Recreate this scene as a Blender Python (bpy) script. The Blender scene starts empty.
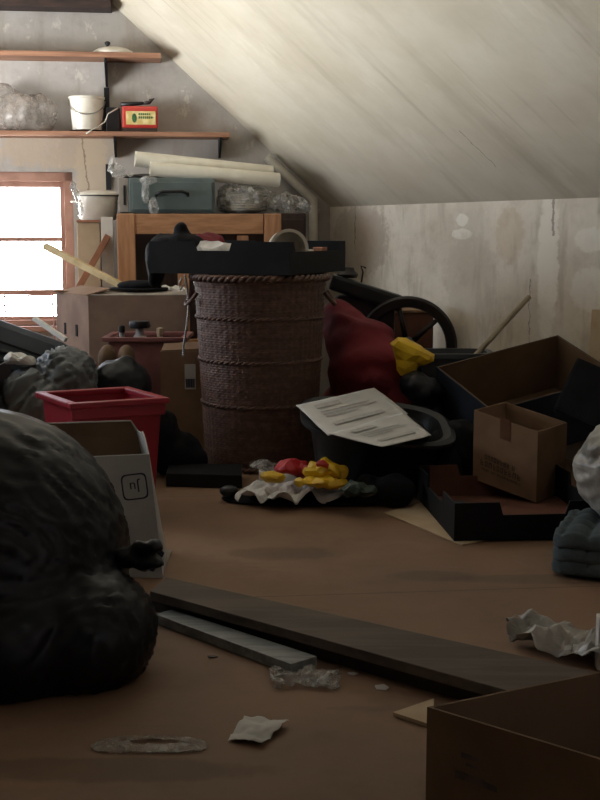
import bpy, bmesh, math, random
from mathutils import Vector as V, Matrix, noise, Euler
R = math.radians
random.seed(7)
COL = bpy.context.scene.collection
SC = bpy.context.scene

# ------------------------------------------------------------------ camera model (600x800 photograph)
FPX, CAMH, HOR = 1200.0, 0.95, 230.0
PITCH = math.atan((400 - HOR) / FPX)
CAM = V((0, 0, CAMH))
FW = V((0, math.cos(PITCH), -math.sin(PITCH))); UP = V((0, math.sin(PITCH), math.cos(PITCH)))
def ray(px, py): return (FW + V((1, 0, 0)) * ((px - 300) / FPX) + UP * ((400 - py) / FPX))
def G(px, py, z=0.0):                      # point on the horizontal plane z
    d = ray(px, py); return CAM + d * ((z - CAMH) / d.z)
def P(px, py, Y):                          # point at distance Y in front of the camera
    d = ray(px, py); return CAM + d * (Y / d.y)

# ------------------------------------------------------------------ materials
def lin(c):
    return tuple(((x / 255) / 12.92 if x / 255 <= .04045 else ((x / 255 + .055) / 1.055) ** 2.4) for x in c) + (1,)
class N:
    def __init__(s, name):
        s.m = bpy.data.materials.new(name); s.m.use_nodes = True; s.t = s.m.node_tree
        s.b = s.t.nodes['Principled BSDF']; s.out = s.t.nodes['Material Output']
    def new(s, typ, **k):
        n = s.t.nodes.new(typ)
        for a, v in k.items(): setattr(n, a, v)
        return n
    def link(s, a, b): s.t.links.new(a, b)
    def set(s, sock, v):
        if hasattr(v, 'is_output'): s.link(v, sock)
        else: sock.default_value = v
    def math(s, op, a, b=0.0, c=None):
        n = s.new('ShaderNodeMath', operation=op); s.set(n.inputs[0], a); s.set(n.inputs[1], b)
        if c is not None: s.set(n.inputs[2], c)
        return n.outputs[0]
    def mix(s, f, a, b, mode='MIX'):
        n = s.new('ShaderNodeMix', data_type='RGBA', blend_type=mode)
        s.set(n.inputs[0], f); s.set(n.inputs[6], a); s.set(n.inputs[7], b); return n.outputs[2]
    def coords(s, kind='Object', scale=(1, 1, 1), rot=(0, 0, 0), loc=(0, 0, 0)):
        c = s.new('ShaderNodeTexCoord'); m = s.new('ShaderNodeMapping')
        m.inputs['Scale'].default_value = scale; m.inputs['Rotation'].default_value = rot; m.inputs['Location'].default_value = loc
        s.link(c.outputs[kind], m.inputs['Vector']); return m.outputs[0]
    def noise(s, vec, scale, detail=5, rough=.55, dist=0):
        n = s.new('ShaderNodeTexNoise'); s.link(vec, n.inputs['Vector'])
        n.inputs['Scale'].default_value = scale; n.inputs['Detail'].default_value = detail
        n.inputs['Roughness'].default_value = rough; n.inputs['Distortion'].default_value = dist; return n.outputs[0]
    def ramp(s, f, lo, hi):
        n = s.new('ShaderNodeMapRange'); s.set(n.inputs[0], f); n.inputs[1].default_value = lo; n.inputs[2].default_value = hi
        n.interpolation_type = 'SMOOTHSTEP'; return n.outputs[0]
    def bump(s, h, strength=.3, dist=.01):
        n = s.new('ShaderNodeBump'); n.inputs['Strength'].default_value = strength; n.inputs['Distance'].default_value = dist
        s.link(h, n.inputs['Height']); s.link(n.outputs[0], s.b.inputs['Normal'])
def mat(name, c1, c2=None, scale=6, rough=.7, metal=0, bump=0, bscale=60, stretch=(1, 1, 1), alpha=1, lo=.35, hi=.65, spec=.5, sub=0, bstretch=None):
    n = N(name); c2 = c2 or tuple(int(x * .82) for x in c1)
    v = n.coords(scale=stretch)
    f = n.ramp(n.noise(v, scale), lo, hi)
    n.link(n.mix(f, lin(c1), lin(c2)), n.b.inputs['Base Color'])
    n.b.inputs['Roughness'].default_value = rough; n.b.inputs['Metallic'].default_value = metal
    n.b.inputs['Specular IOR Level'].default_value = spec
    if bump: n.bump(n.noise(n.coords(scale=bstretch or stretch), bscale), bump, .004)
    if alpha < 1:
        n.set(n.b.inputs['Alpha'], n.math('ADD', n.math('MULTIPLY', n.ramp(n.noise(v, scale * 2.5), .35, .7), .45), alpha - .2))
    return n.m
M = {}
def DM(key, *a, **k): M[key] = mat(key, *a, **k); return M[key]
DM('card', (140, 112, 88), (124, 98, 76), 5, .85, bump=.25, bscale=30, stretch=(1, 1, 1), spec=.2)
DM('card_dark', (118, 96, 76), (102, 82, 64), 5, .85, bump=.2, bscale=30, spec=.2)
DM('card_box', (138, 116, 102), (120, 100, 88), 5, .85, bump=.2, spec=.2)
DM('card_red', (112, 76, 62), (94, 62, 52), 5, .85, bump=.2, spec=.2)
DM('card_pale', (196, 176, 148), (180, 158, 130), 5, .85, bump=.15, spec=.2)
DM('card_grey', (150, 142, 132), (128, 120, 112), 5, .85, bump=.15, spec=.2)
DM('white_card', (186, 188, 186), (166, 168, 166), 4, .75, bump=.15, spec=.3)
DM('card_blue', (42, 50, 62), (32, 38, 48), 6, .7, bump=.1, spec=.3)
DM('ink', (40, 46, 66), (34, 40, 56), 20, .8)
DM('ink_faded', (64, 58, 56), (90, 74, 62), 30, .8)
DM('tape', (104, 70, 50), (96, 64, 46), 20, .35)
DM('black_plastic', (24, 25, 28), (18, 19, 21), 10, .45, bump=.1)
DM('black_card', (28, 28, 31), (20, 20, 22), 10, .7, bump=.1, spec=.2)
DM('black_cloth', (26, 26, 30), (16, 16, 19), 14, .9, bump=.4, bscale=200, spec=.2)
DM('bin_bag', (11, 14, 23), (8, 10, 16), 5, .42, bump=.0, bscale=9, stretch=(1, 1, 2), spec=.35)
DM('grey_plastic', (76, 80, 84), (62, 66, 70), 6, .5, bump=.1)
DM('suitcase', (90, 98, 108), (70, 76, 86), 3, .55, bump=.2, bscale=90)
DM('grey_bag', (110, 114, 112), (66, 72, 78), 5, .4, bump=.3, bscale=22)
DM('red_plastic', (150, 22, 42), (132, 18, 36), 4, .38, bump=.05)
DM('pink_plastic', (132, 84, 80), (104, 64, 62), 5, .5)
DM('red_cloth', (116, 36, 44), (82, 26, 36), 3, .75, bump=.3, bscale=120, spec=.25)
DM('yellow_bag', (226, 188, 30), (196, 150, 20), 8, .45, bump=.2, bscale=30)
DM('red_bag', (186, 30, 40), (150, 20, 30), 8, .45, bump=.2)
DM('green_bag', (40, 60, 48), (26, 40, 34), 12, .5)
DM('pine', (190, 142, 104), (168, 120, 84), 5, .55, stretch=(10, 10, 1), bump=.1)
DM('pine_h', (190, 142, 104), (168, 120, 84), 5, .55, stretch=(1, 10, 10), bump=.1)
DM('shelf_wood', (166, 122, 96), (136, 96, 74), 3, .6, stretch=(1, 6, 20), bump=.1)
DM('window_wood', (184, 142, 124), (160, 118, 100), 6, .6, bump=.2)
DM('stick_wood', (206, 184, 138), (180, 156, 108), 12, .6, bump=.1)
DM('rod_wood', (160, 146, 124), (136, 122, 102), 12, .7)
DM('brace_wood', (166, 112, 84), (140, 92, 68), 9, .65, bump=.1)
DM('dark_wood', (62, 42, 34), (44, 30, 26), 4, .55, stretch=(6, 6, 1), bump=.15)
DM('board_wood', (98, 85, 72), (78, 67, 57), 3, .75, stretch=(1, 8, 8), bump=.3, bscale=60)
DM('board_edge', (52, 42, 38), (38, 32, 30), 3, .8, stretch=(1, 8, 14), bump=.3)
DM('metal_board', (140, 144, 142), (112, 116, 115), 9, .5, stretch=(1, 6, 6), bump=.15)
DM('white_board', (222, 220, 214), (206, 202, 194), 6, .6)
DM('beam_wood', (60, 42, 36), (40, 29, 26), 4, .8, stretch=(1, 6, 6), bump=.5)
DM('black_metal', (30, 32, 36), (22, 23, 26), 10, .5, metal=.3)
DM('iron', (40, 32, 30), (26, 22, 22), 9, .5, metal=.2, bump=.2)
DM('steel', (170, 170, 168), (140, 140, 138), 10, .35, metal=.8)
DM('enamel', (226, 220, 208), (208, 200, 186), 9, .3)
DM('tin_green', (104, 116, 114), (88, 100, 100), 5, .45, bump=.05)
DM('tin_red', (190, 66, 56), (168, 48, 42), 10, .4)
DM('tin_label', (222, 206, 150), (200, 176, 110), 30, .5)
DM('leaf_green', (60, 104, 60), (44, 84, 50), 20, .5)
DM('paper', (204, 202, 198), (188, 186, 182), 8, .8, bump=.1)
DM('paper_roll', (232, 228, 214), (216, 210, 194), 6, .7)
DM('clear_plastic', (196, 194, 190), (160, 158, 154), 14, .25, alpha=.4, bump=.3, bscale=20)
DM('clear_bag', (160, 150, 142), (138, 130, 122), 9, .35, alpha=.55, bump=.3, bscale=20)
DM('white_bag', (190, 187, 180), (146, 144, 138), 6, .3, bump=.4, bscale=16, alpha=.97)
DM('blanket', (92, 102, 106), (76, 86, 90), 20, .95, bump=.4, bscale=150, spec=.1)
DM('pipe', (226, 222, 210), (206, 200, 186), 6, .45)
DM('white_cloth', (214, 212, 210), (170, 168, 168), 9, .8, bump=.2)
DM('bottle', (150, 152, 150), (120, 122, 120), 9, .3)
DM('string_white', (210, 206, 196), (190, 184, 172), 9, .8)
DM('pink_wire', (206, 150, 140), (190, 130, 120), 9, .5)

def wicker_mat():
    n = N('wicker')
    v = n.coords(scale=(1, 1, 1))
    f = n.ramp(n.noise(v, 40), .3, .7); g = n.ramp(n.noise(n.coords(scale=(1, 1, 10)), 6), .35, .65)
    c = n.mix(f, lin((112, 82, 68)), lin((84, 60, 50)))
    n.link(n.mix(n.math('MULTIPLY', g, .5), c, lin((60, 44, 38))), n.b.inputs['Base Color'])
    n.b.inputs['Roughness'].default_value = .6; return n.m
M['wicker'] = wicker_mat()

def floor_mat():
    n = N('hardboard_floor')
    v = n.coords('UV')
    big = n.ramp(n.noise(v, .9, 4), .35, .7); mid = n.ramp(n.noise(v, 5, 8, .7), .4, .7)
    c = n.mix(big, lin((142, 113, 90)), lin((120, 95, 76)))
    c = n.mix(n.math('MULTIPLY', mid, .35), c, lin((100, 78, 62)))
    st = n.ramp(n.noise(n.coords('UV', (1.2, 5, 1), loc=(3, 0, 0)), 1.6, 4, .6), .62, .72)
    c = n.mix(n.math('MULTIPLY', st, .45), c, lin((88, 66, 52)))
    dust = n.ramp(n.noise(n.coords('UV', (1, 1, 1), loc=(9, 4, 0)), 45, 4, .7), .68, .78)
    c = n.mix(n.math('MULTIPLY', dust, .35), c, lin((170, 156, 140)))
    s_ = n.new('ShaderNodeSeparateXYZ'); n.link(v, s_.inputs[0])
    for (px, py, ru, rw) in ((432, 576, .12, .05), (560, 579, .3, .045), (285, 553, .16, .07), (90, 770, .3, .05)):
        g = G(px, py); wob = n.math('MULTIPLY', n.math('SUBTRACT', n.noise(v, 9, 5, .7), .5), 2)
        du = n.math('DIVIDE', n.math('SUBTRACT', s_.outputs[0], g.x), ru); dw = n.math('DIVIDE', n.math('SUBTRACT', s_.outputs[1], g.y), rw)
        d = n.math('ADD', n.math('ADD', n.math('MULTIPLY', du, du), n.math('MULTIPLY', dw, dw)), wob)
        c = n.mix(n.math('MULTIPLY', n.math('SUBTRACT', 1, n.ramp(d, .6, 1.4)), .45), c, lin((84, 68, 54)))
    # board joints
    s = n.new('ShaderNodeSeparateXYZ'); n.link(n.coords('UV', rot=(0, 0, R(-6))), s.inputs[0])
    seam = None
    for sock, per, off in ((s.outputs[1], 1.22, .02), (s.outputs[0], 6.0, 1.1)):
        d = n.math('ABSOLUTE', n.math('SUBTRACT', n.math('FRACT', n.math('DIVIDE', n.math('ADD', sock, off), per)), .5))
        k = n.math('LESS_THAN', d, .0014)
        seam = k if seam is None else n.math('MAXIMUM', seam, k)
    c = n.mix(n.math('MULTIPLY', seam, .8), c, lin((52, 36, 28)))
    n.link(c, n.b.inputs['Base Color'])
    n.b.inputs['Roughness'].default_value = .62; n.b.inputs['Specular IOR Level'].default_value = .3
    n.bump(n.noise(v, 30, 6), .12, .004); return n.m

def plaster(name, c1, c2, c3, patches=(), cracks=(), streak=False, dark_at=None):
    n = N(name); v = n.coords('UV')
    a = n.ramp(n.noise(v, 1.7, 7, .62), .32, .68); b = n.ramp(n.noise(v, 9, 6, .65), .45, .75)
    c = n.mix(a, lin(c1), lin(c2)); c = n.mix(n.math('MULTIPLY', b, .45), c, lin(c3))
    s = n.new('ShaderNodeSeparateXYZ'); n.link(v, s.inputs[0]); U, W = s.outputs[0], s.outputs[1]
    if streak:
        g = n.ramp(n.noise(n.coords('UV', (3.2, .55, 1), rot=(0, 0, 0)), 1.3, 6, .6), .5, .68)
        c = n.mix(n.math('MULTIPLY', g, .28), c, lin((140, 128, 108)))
        g2 = n.ramp(n.noise(n.coords('UV', (9, .5, 1), loc=(4, 2, 0)), 1.6, 5, .6), .6, .7)
        c = n.mix(n.math('MULTIPLY', g2, .2), c, lin((120, 110, 92)))
        g3 = n.ramp(n.noise(n.coords('UV', (2.2, .8, 1), loc=(7, 5, 0)), 2, 6, .7), .56, .66)
        c = n.mix(n.math('MULTIPLY', g3, .15), c, lin((236, 230, 216)))
    if not streak:
        h = n.ramp(n.noise(n.coords('UV', (3.5, .7, 1), loc=(1, 3, 0)), 2.2, 6, .65), .5, .66)
        c = n.mix(n.math('MULTIPLY', h, .3), c, lin((142, 128, 108)))
        h2 = n.ramp(n.noise(n.coords('UV', (1.6, 1, 1), loc=(5, 1, 0)), 5.5, 6, .7), .6, .66)
        c = n.mix(n.math('MULTIPLY', h2, .3), c, lin((240, 234, 222)))
    for (u, w, ru, rw, col, amt) in patches:
        wob = n.math('MULTIPLY', n.math('SUBTRACT', n.noise(v, 22, 5, .7), .5), 2.2)
        du = n.math('DIVIDE', n.math('SUBTRACT', U, u), ru); dw = n.math('DIVIDE', n.math('SUBTRACT', W, w), rw)
        d = n.math('ADD', n.math('ADD', n.math('MULTIPLY', du, du), n.math('MULTIPLY', dw, dw)), wob)
        k = n.math('SUBTRACT', 1, n.ramp(d, .7, 1.25))
        c = n.mix(n.math('MULTIPLY', k, amt), c, lin(col))
    for (u, w0, w1, tilt, wid) in cracks:
        wob = n.math('MULTIPLY', n.math('SUBTRACT', n.noise(v, 14, 5, .7), .5), .06)
        line = n.math('ADD', n.math('ADD', U, n.math('MULTIPLY', W, tilt)), wob)
        k = n.math('LESS_THAN', n.math('ABSOLUTE', n.math('SUBTRACT', line, u)), wid)
        k = n.math('MULTIPLY', k, n.math('MULTIPLY', n.math('GREATER_THAN', W, w0), n.math('LESS_THAN', W, w1)))
        c = n.mix(n.math('MULTIPLY', k, .55), c, lin((80, 64, 50)))
    n.link(c, n.b.inputs['Base Color']); n.b.inputs['Roughness'].default_value = .9
    n.b.inputs['Specular IOR Level'].default_value = .2
    n.bump(n.noise(v, 12, 8, .6), .25, .012); return n.m

# ------------------------------------------------------------------ object helpers
THINGS = []
def link(o, parent=None):
    COL.objects.link(o)
    if parent: o.parent = parent
    return o
def obj(name, bm, m, parent=None, smooth=False, bevel=0, auto=None):
    me = bpy.data.meshes.new(name)
    if isinstance(bm, bmesh.types.BMesh):
        if bevel:
            es = [e for e in bm.edges if len(e.link_faces) == 2 and e.calc_face_angle(0) > .6]
            bmesh.ops.bevel(bm, geom=es, offset=bevel, segments=2, affect='EDGES', profile=.6, clamp_overlap=True)
        bm.normal_update(); bm.to_mesh(me); bm.free()
    else: me = bm; me.name = name
    me.materials.clear(); me.materials.append(M[m] if isinstance(m, str) else m)
    if smooth:
        me.polygons.foreach_set('use_smooth', [True] * len(me.polygons))
        if auto: me.set_sharp_from_angle(angle=R(auto))
    return link(bpy.data.objects.new(name, me), parent)
def meta(o, label, cat, group=None):
    o['label'] = label; o['category'] = cat
    if group: o['group'] = group
    THINGS.append(o); return o
def thing(name, label, cat, group=None):
    return meta(link(bpy.data.objects.new(name, None)), label, cat, group)
def struct(name, bm, m, parent=None, **k):
    o = obj(name, bm, m, parent, **k)
    if not parent: o['kind'] = 'structure'
    return o
def finish():                              # put each thing's origin at its base
    for o in THINGS:
        meshes = [o] if o.type == 'MESH' else []
        meshes += [c for c in o.children_recursive if c.type == 'MESH']
        pts = [v.co for c in meshes for v in c.data.vertices]
        lo = V((min(p.x for p in pts), min(p.y for p in pts), min(p.z for p in pts)))
        hi = V((max(p.x for p in pts), max(p.y for p in pts), 0))
        base = V(((lo.x + hi.x) / 2, (lo.y + hi.y) / 2, lo.z))
        for me in {c.data for c in meshes}: me.transform(Matrix.Translation(-base))
        o.location = base
BM = bmesh.new
def T(*a): return Matrix.Translation(V(a) if len(a) == 3 else a[0])
def RZ(d): return Matrix.Rotation(R(d), 4, 'Z')
def RX(d): return Matrix.Rotation(R(d), 4, 'X')
def RY(d): return Matrix.Rotation(R(d), 4, 'Y')
def basis(o, x, y, z):
    m = Matrix.Identity(4)
    for i, a in enumerate((x, y, z)):
        for j in range(3): m[j][i] = a[j]
    m.translation = o; return m
def box(bm, size, Mx=None, c=(0, 0, 0)):
    m = (Mx or Matrix.Identity(4)) @ T(*c) @ Matrix.Diagonal((*size, 1))
    bmesh.ops.create_cube(bm, size=1, matrix=m); return bm
def hexa(bm, O, a, b, c):                  # corner and three edge vectors
    p = [O, O + a, O + a + b, O + b]; q = [x + c for x in p]
    vs = [bm.verts.new(x) for x in p + q]
    fs = [(0, 1, 2, 3), (4, 5, 6, 7), (0, 1, 5, 4), (1, 2, 6, 5), (2, 3, 7, 6), (3, 0, 4, 7)]
    new = [bm.faces.new([vs[i] for i in f]) for f in fs]
    bmesh.ops.recalc_face_normals(bm, faces=new); return bm
def open_box(bm, O, a, b, d, t=.004, floor=True):   # O rim corner, a and b along the rim, d from rim to bottom
    ua, ub, ud = a.normalized() * t, b.normalized() * t, d.normalized() * t
    hexa(bm, O, a, ub, d); hexa(bm, O + b - ub, a, ub, d)
    hexa(bm, O + ub, ua, b - 2 * ub, d); hexa(bm, O + a - ua + ub, ua, b - 2 * ub, d)
    if floor: hexa(bm, O + d - ud + ua + ub, a - 2 * ua, b - 2 * ub, ud)
    return bm
def tube(bm, pts, r, seg=10, cap=True):
    pts = [V(p) for p in pts]; rs = r if isinstance(r, (list, tuple)) else [r] * len(pts); rings = []
    d0 = (pts[1] - pts[0]).normalized(); x = d0.cross(V((0, 0, 1)) if abs(d0.z) < .9 else V((1, 0, 0))).normalized()
    for i, p in enumerate(pts):
        d = (pts[min(i + 1, len(pts) - 1)] - pts[max(i - 1, 0)]).normalized()
        x = (x - d * x.dot(d)).normalized(); y = d.cross(x).normalized()
        rings.append([bm.verts.new(p + (x * math.cos(a) + y * math.sin(a)) * rs[i]) for a in [2 * math.pi * k / seg for k in range(seg)]])
    for A, B in zip(rings, rings[1:]):
        for k in range(seg): bm.faces.new((A[k], A[(k + 1) % seg], B[(k + 1) % seg], B[k]))
    if cap: bm.faces.new(rings[0][::-1]); bm.faces.new(rings[-1])
    bmesh.ops.recalc_face_normals(bm, faces=bm.faces); return bm
def lathe(bm, prof, seg=40, Mx=None, shape=None):
    Mx = Mx or Matrix.Identity(4); rings = []
    for (r, z) in prof:
        ring = []
        for k in range(seg):
            a = 2 * math.pi * k / seg; rr = r * (shape(a) if shape else 1)
            ring.append(bm.verts.new(Mx @ V((rr * math.cos(a), rr * math.sin(a), z))))
        rings.append(ring)
    for A, B in zip(rings, rings[1:]):
        for k in range(seg): bm.faces.new((A[k], A[(k + 1) % seg], B[(k + 1) % seg], B[k]))
    for ring in (rings[0][::-1], rings[-1]):
        bm.faces.new(ring)
    return bm
def rrect(w, d, p=5):                      # superellipse radius for lathe shapes
    def f(a):
        c, s = abs(math.cos(a)), abs(math.sin(a))
        return 1 / ((c / w) ** p + (s / d) ** p) ** (1 / p)
    return f
def prism(bm, pts, depth, Mx):             # outline in x,z extruded along y
    A = [bm.verts.new(Mx @ V((x, 0, z))) for x, z in pts]; B = [bm.verts.new(Mx @ V((x, depth, z))) for x, z in pts]
    n = len(pts); bm.faces.new(A); bm.faces.new(B[::-1])
    for i in range(n): bm.faces.new((A[i], B[i], B[(i + 1) % n], A[(i + 1) % n]))
    bmesh.ops.recalc_face_normals(bm, faces=bm.faces); return bm
def fbm(p, o=3): return sum(noise.noise(p * (2 ** i) + V((i * 7.3, 0, 0))) / (2 ** i) for i in range(o))
def ridge(p): return 1 - abs(noise.noise(p)) * 2
def sheet(bm, c, n=24, amp=.01, sc=6, thick=.0015, seed=0, edge=0, fold=None):  # four corners, crumpled, with thickness
    A, B, C, D = c; nrm = (B - A).cross(D - A).normalized(); g = []
    if nrm.z < 0: nrm = -nrm
    for j in range(n + 1):
        row = []
        for i in range(n + 1):
            u, w = i / n, j / n
            uu = u + edge * noise.noise(V((u * 4, w * 4, seed + 5))); ww = w + edge * noise.noise(V((u * 4, w * 4, seed + 9)))
            p = A.lerp(B, uu).lerp(D.lerp(C, uu), ww)
            q = p * sc + V((seed, seed * 2, 0))
            h = amp * (abs(noise.noise(q)) * 1.6 + .5 * abs(noise.noise(q * 2.3)) + .25 * noise.noise(q * 5))
            if fold: h += fold(u, w)
            row.append(p + nrm * max(h, 0))
        g.append(row)
    top = [[bm.verts.new(p + nrm * thick) for p in r] for r in g]; bot = [[bm.verts.new(p) for p in r] for r in g]
    for j in range(n):
        for i in range(n):
            bm.faces.new((top[j][i], top[j][i + 1], top[j + 1][i + 1], top[j + 1][i]))
            bm.faces.new((bot[j][i], bot[j + 1][i], bot[j + 1][i + 1], bot[j][i + 1]))
    for k in range(n):
        for (a, b) in (((0, k), (0, k + 1)), ((n, k + 1), (n, k)), ((k + 1, 0), (k, 0)), ((k, n), (k + 1, n))):
            bm.faces.new((top[a[0]][a[1]], bot[a[0]][a[1]], bot[b[0]][b[1]], top[b[0]][b[1]]))
    bmesh.ops.recalc_face_normals(bm, faces=bm.faces); return bm
def lump(ells, voxel=.012, smooth=12, floor=0.0, wr=.012, wsc=(6, 6, 2), fine=.003, focus=None, seed=0, facet=0):
    """soft body from overlapping ellipsoids (centre, radii[, rotz]), melted together, sat flat and wrinkled"""
    bm = BM()
    for e in ells:
        c, r = e[0], e[1]; m = T(c) @ (RZ(e[2]) if len(e) > 2 else Matrix.Identity(4)) @ Matrix.Diagonal((*r, 1))
        bmesh.ops.create_icosphere(bm, subdivisions=4, radius=1, matrix=m)
    me = bpy.data.meshes.new('tmp'); bm.to_mesh(me); bm.free()
    o = bpy.data.objects.new('tmp', me); COL.objects.link(o)
    md = o.modifiers.new('r', 'REMESH'); md.mode = 'VOXEL'; md.voxel_size = voxel
    ms = o.modifiers.new('s', 'SMOOTH'); ms.factor = .5; ms.iterations = smooth
    dg = bpy.context.evaluated_depsgraph_get(); ev = bpy.data.meshes.new_from_object(o.evaluated_get(dg))
    bpy.data.objects.remove(o); bpy.data.meshes.remove(me)
    S = V(wsc)
    nors = [v.normal.copy() for v in ev.vertices]
    for v, nn in zip(ev.vertices, nors):
        p = v.co.copy()
        if focus:                          # pleats that run towards a knot
            d = p - focus; L = d.length; ang = math.atan2(d.z, d.x); th = math.atan2(d.y, (d.x ** 2 + d.z ** 2) ** .5)
            q = V((ang * 8, th * 8, L * 1.5 + seed)); k = ridge(q) * wr * min(1, L / .08) * (1.3 if L < .35 else .8)
            k += wr * .25 * noise.noise(p * 3 + V((seed, 0, 0)))
        else:
            q = V((p.x * S.x, p.y * S.y, p.z * S.z)) + V((seed, seed, 0)) + V((.6 * noise.noise(p * 4), 0, .6 * noise.noise(p * 5)))
            k = wr * (ridge(q) - .5 + .5 * noise.noise(q * 2.1))
        k += fine * noise.noise(p * 38)
        v.co = p + nn * k
        if floor is not None and v.co.z < floor + .002: v.co.z = floor + .002
    if facet:
        o = bpy.data.objects.new('tmp', ev); COL.objects.link(o)
        md = o.modifiers.new('d', 'DECIMATE'); md.ratio = facet
        e2 = bpy.data.meshes.new_from_object(o.evaluated_get(bpy.context.evaluated_depsgraph_get()))
        bpy.data.objects.remove(o); bpy.data.meshes.remove(ev); ev = e2
    return ev
def text(bm, s, size, Mx, ext=.0006):
    cu = bpy.data.curves.new('t', 'FONT'); cu.body = s; cu.size = size; cu.extrude = ext; cu.align_x = 'CENTER'; cu.align_y = 'CENTER'
    o = bpy.data.objects.new('t', cu); COL.objects.link(o)
    me = bpy.data.meshes.new_from_object(o.evaluated_get(bpy.context.evaluated_depsgraph_get()))
    me.transform(Mx); bm.from_mesh(me); bpy.data.objects.remove(o); bpy.data.meshes.remove(me); return bm
def uvquad(bm, pts, uvs):
    L = bm.loops.layers.uv.verify(); f = bm.faces.new([bm.verts.new(p) for p in pts])
    for l, uv in zip(f.loops, uvs): l[L].uv = uv
    return f

# ------------------------------------------------------------------ room shell
GA = R(7)                                   # gable wall turned a little from square-on
C0 = P(330, 207, 6.8); ZK = C0.z; C0 = V((C0.x, C0.y, 0))
gx = V((math.cos(GA), math.sin(GA), 0)); gn = V((math.sin(GA), -math.cos(GA), 0))   # along wall to the right, into the room
def W(px, py, off=0.0):                     # point on the plane `off` in front of the gable wall
    d = ray(px, py); O = C0 + gn * off; return CAM + d * ((O - CAM).dot(gn) / d.dot(gn))
def wu(p): return (p - C0).dot(gx)          # distance along the wall (negative to the left)
def wp(u, z, off=0.0): return C0 + gx * u + gn * off + V((0, 0, z))
def gm(u=0, z=0, off=0.0): return basis(wp(u, z, off), gx, -gn, V((0, 0, 1)))
K = G(600, 197.5, ZK); K = V((K.x, K.y, 0))
ku = (K - C0).normalized(); kn = V((ku.y, -ku.x, 0)); kn = kn if kn.x < 0 else -kn  # into the room
KL = 8.0
def KP(px, py, off=0.0):
    d = ray(px, py); O = C0 + kn * off; return CAM + d * ((O - CAM).dot(kn) / d.dot(kn))
def kuv(px, py): p = KP(px, py); return ((p - C0).dot(ku), p.z)
Q = W(108, 0); sv = (Q - (C0 + V((0, 0, ZK))))
ZC = 2.32; sv = sv * ((ZC - ZK) / sv.z)
TH = .2
XL, YB = -2.7, -1.2

fm = floor_mat()
bm = BM(); fx0, fx1, fy0, fy1 = XL - .2, 5.2, YB - .2, 7.4
uvquad(bm, [V((fx0, fy0, 0)), V((fx1, fy0, 0)), V((fx1, fy1, 0)), V((fx0, fy1, 0))], [(fx0, fy0), (fx1, fy0), (fx1, fy1), (fx0, fy1)])
r = bmesh.ops.extrude_face_region(bm, geom=bm.faces[:]); bmesh.ops.translate(bm, vec=(0, 0, -.15), verts=[v for v in r['geom'] if isinstance(v, bmesh.types.BMVert)])
bmesh.ops.recalc_face_normals(bm, faces=bm.faces)
struct('floor', bm, fm)

def slab(name, pts, uvs, m, out):
    bm = BM(); uvquad(bm, pts, uvs)
    r = bmesh.ops.extrude_face_region(bm, geom=bm.faces[:]); bmesh.ops.translate(bm, vec=out, verts=[v for v in r['geom'] if isinstance(v, bmesh.types.BMVert)])
    bmesh.ops.recalc_face_normals(bm, faces=bm.faces)
    return struct(name, bm, m)
Z = V((0, 0, 1))
u1, v1 = kuv(553, 240)
wm = plaster('knee_wall_plaster', (232, 224, 210), (212, 203, 188), (184, 172, 154),
    patches=[(kuv(462, 220)[0], kuv(462, 220)[1], .05, .028, (246, 242, 232), .75), (kuv(462, 234)[0], kuv(462, 234)[1], .08, .025, (246, 242, 232), .75),
             (u1 - .03, v1 - .1, .07, .34, (244, 238, 226), .75), (kuv(590, 235)[0], kuv(590, 240)[1], .09, .05, (244, 240, 230), .6),
             (kuv(590, 285)[0], kuv(590, 290)[1], .12, .09, (240, 236, 226), .5), (kuv(510, 220)[0], .93, .10, .12, (190, 164, 128), .3),
             (kuv(470, 260)[0], .74, .2, .2, (190, 180, 164), .35), (kuv(360, 240)[0], .9, .3, .2, (170, 152, 138), .5)],
    cracks=[(u1 + .03 * v1, kuv(553, 236)[1], ZK, .03, .008), (kuv(355, 240)[0], .84, ZK, .0, .004), (kuv(530, 300)[0] + .01, .3, .74, .02, .003)])
KE = C0 + ku * KL
slab('wall_right', [C0, KE, KE + Z * ZK, C0 + Z * ZK], [(0, 0), (KL, 0), (KL, ZK), (0, ZK)], wm, -kn * TH)
cm = plaster('ceiling_plaster', (204, 197, 182), (190, 181, 163), (196, 186, 168), streak=True,
    cracks=[((G(410, 153, 1.25) - C0).dot(ku) - .1, .2, .42, 0, .003)])
c0, ce = C0 + Z * ZK, KE + Z * ZK
so = sv.cross(ku).normalized(); so = so if so.z > 0 else -so
ext = .1
slab('ceiling_slope', [c0 - ku * ext, ce, ce + sv * 1.02, c0 - ku * ext + sv * 1.02], [(-ext, 0), (KL, 0), (KL, sv.length), (-ext, sv.length)], cm, so * TH)
t0 = c0 + sv - ku * .3; t1 = ce + sv
bm = BM(); uvquad(bm, [V((XL - .2, YB - .2, ZC)), V((t1.x + .3, YB - .2, ZC)), V((t1.x + .3, t1.y, ZC)), V((t0.x + .05, t0.y, ZC)), V((XL - .2, 7.2, ZC))], [(0, 0), (5, 0), (5, 3), (3, 8), (0, 8)])
r = bmesh.ops.extrude_face_region(bm, geom=bm.faces[:]); bmesh.ops.translate(bm, vec=(0, 0, .15), verts=[v for v in r['geom'] if isinstance(v, bmesh.types.BMVert)])
bmesh.ops.recalc_face_normals(bm, faces=bm.faces); struct('ceiling', bm, cm)

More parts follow.
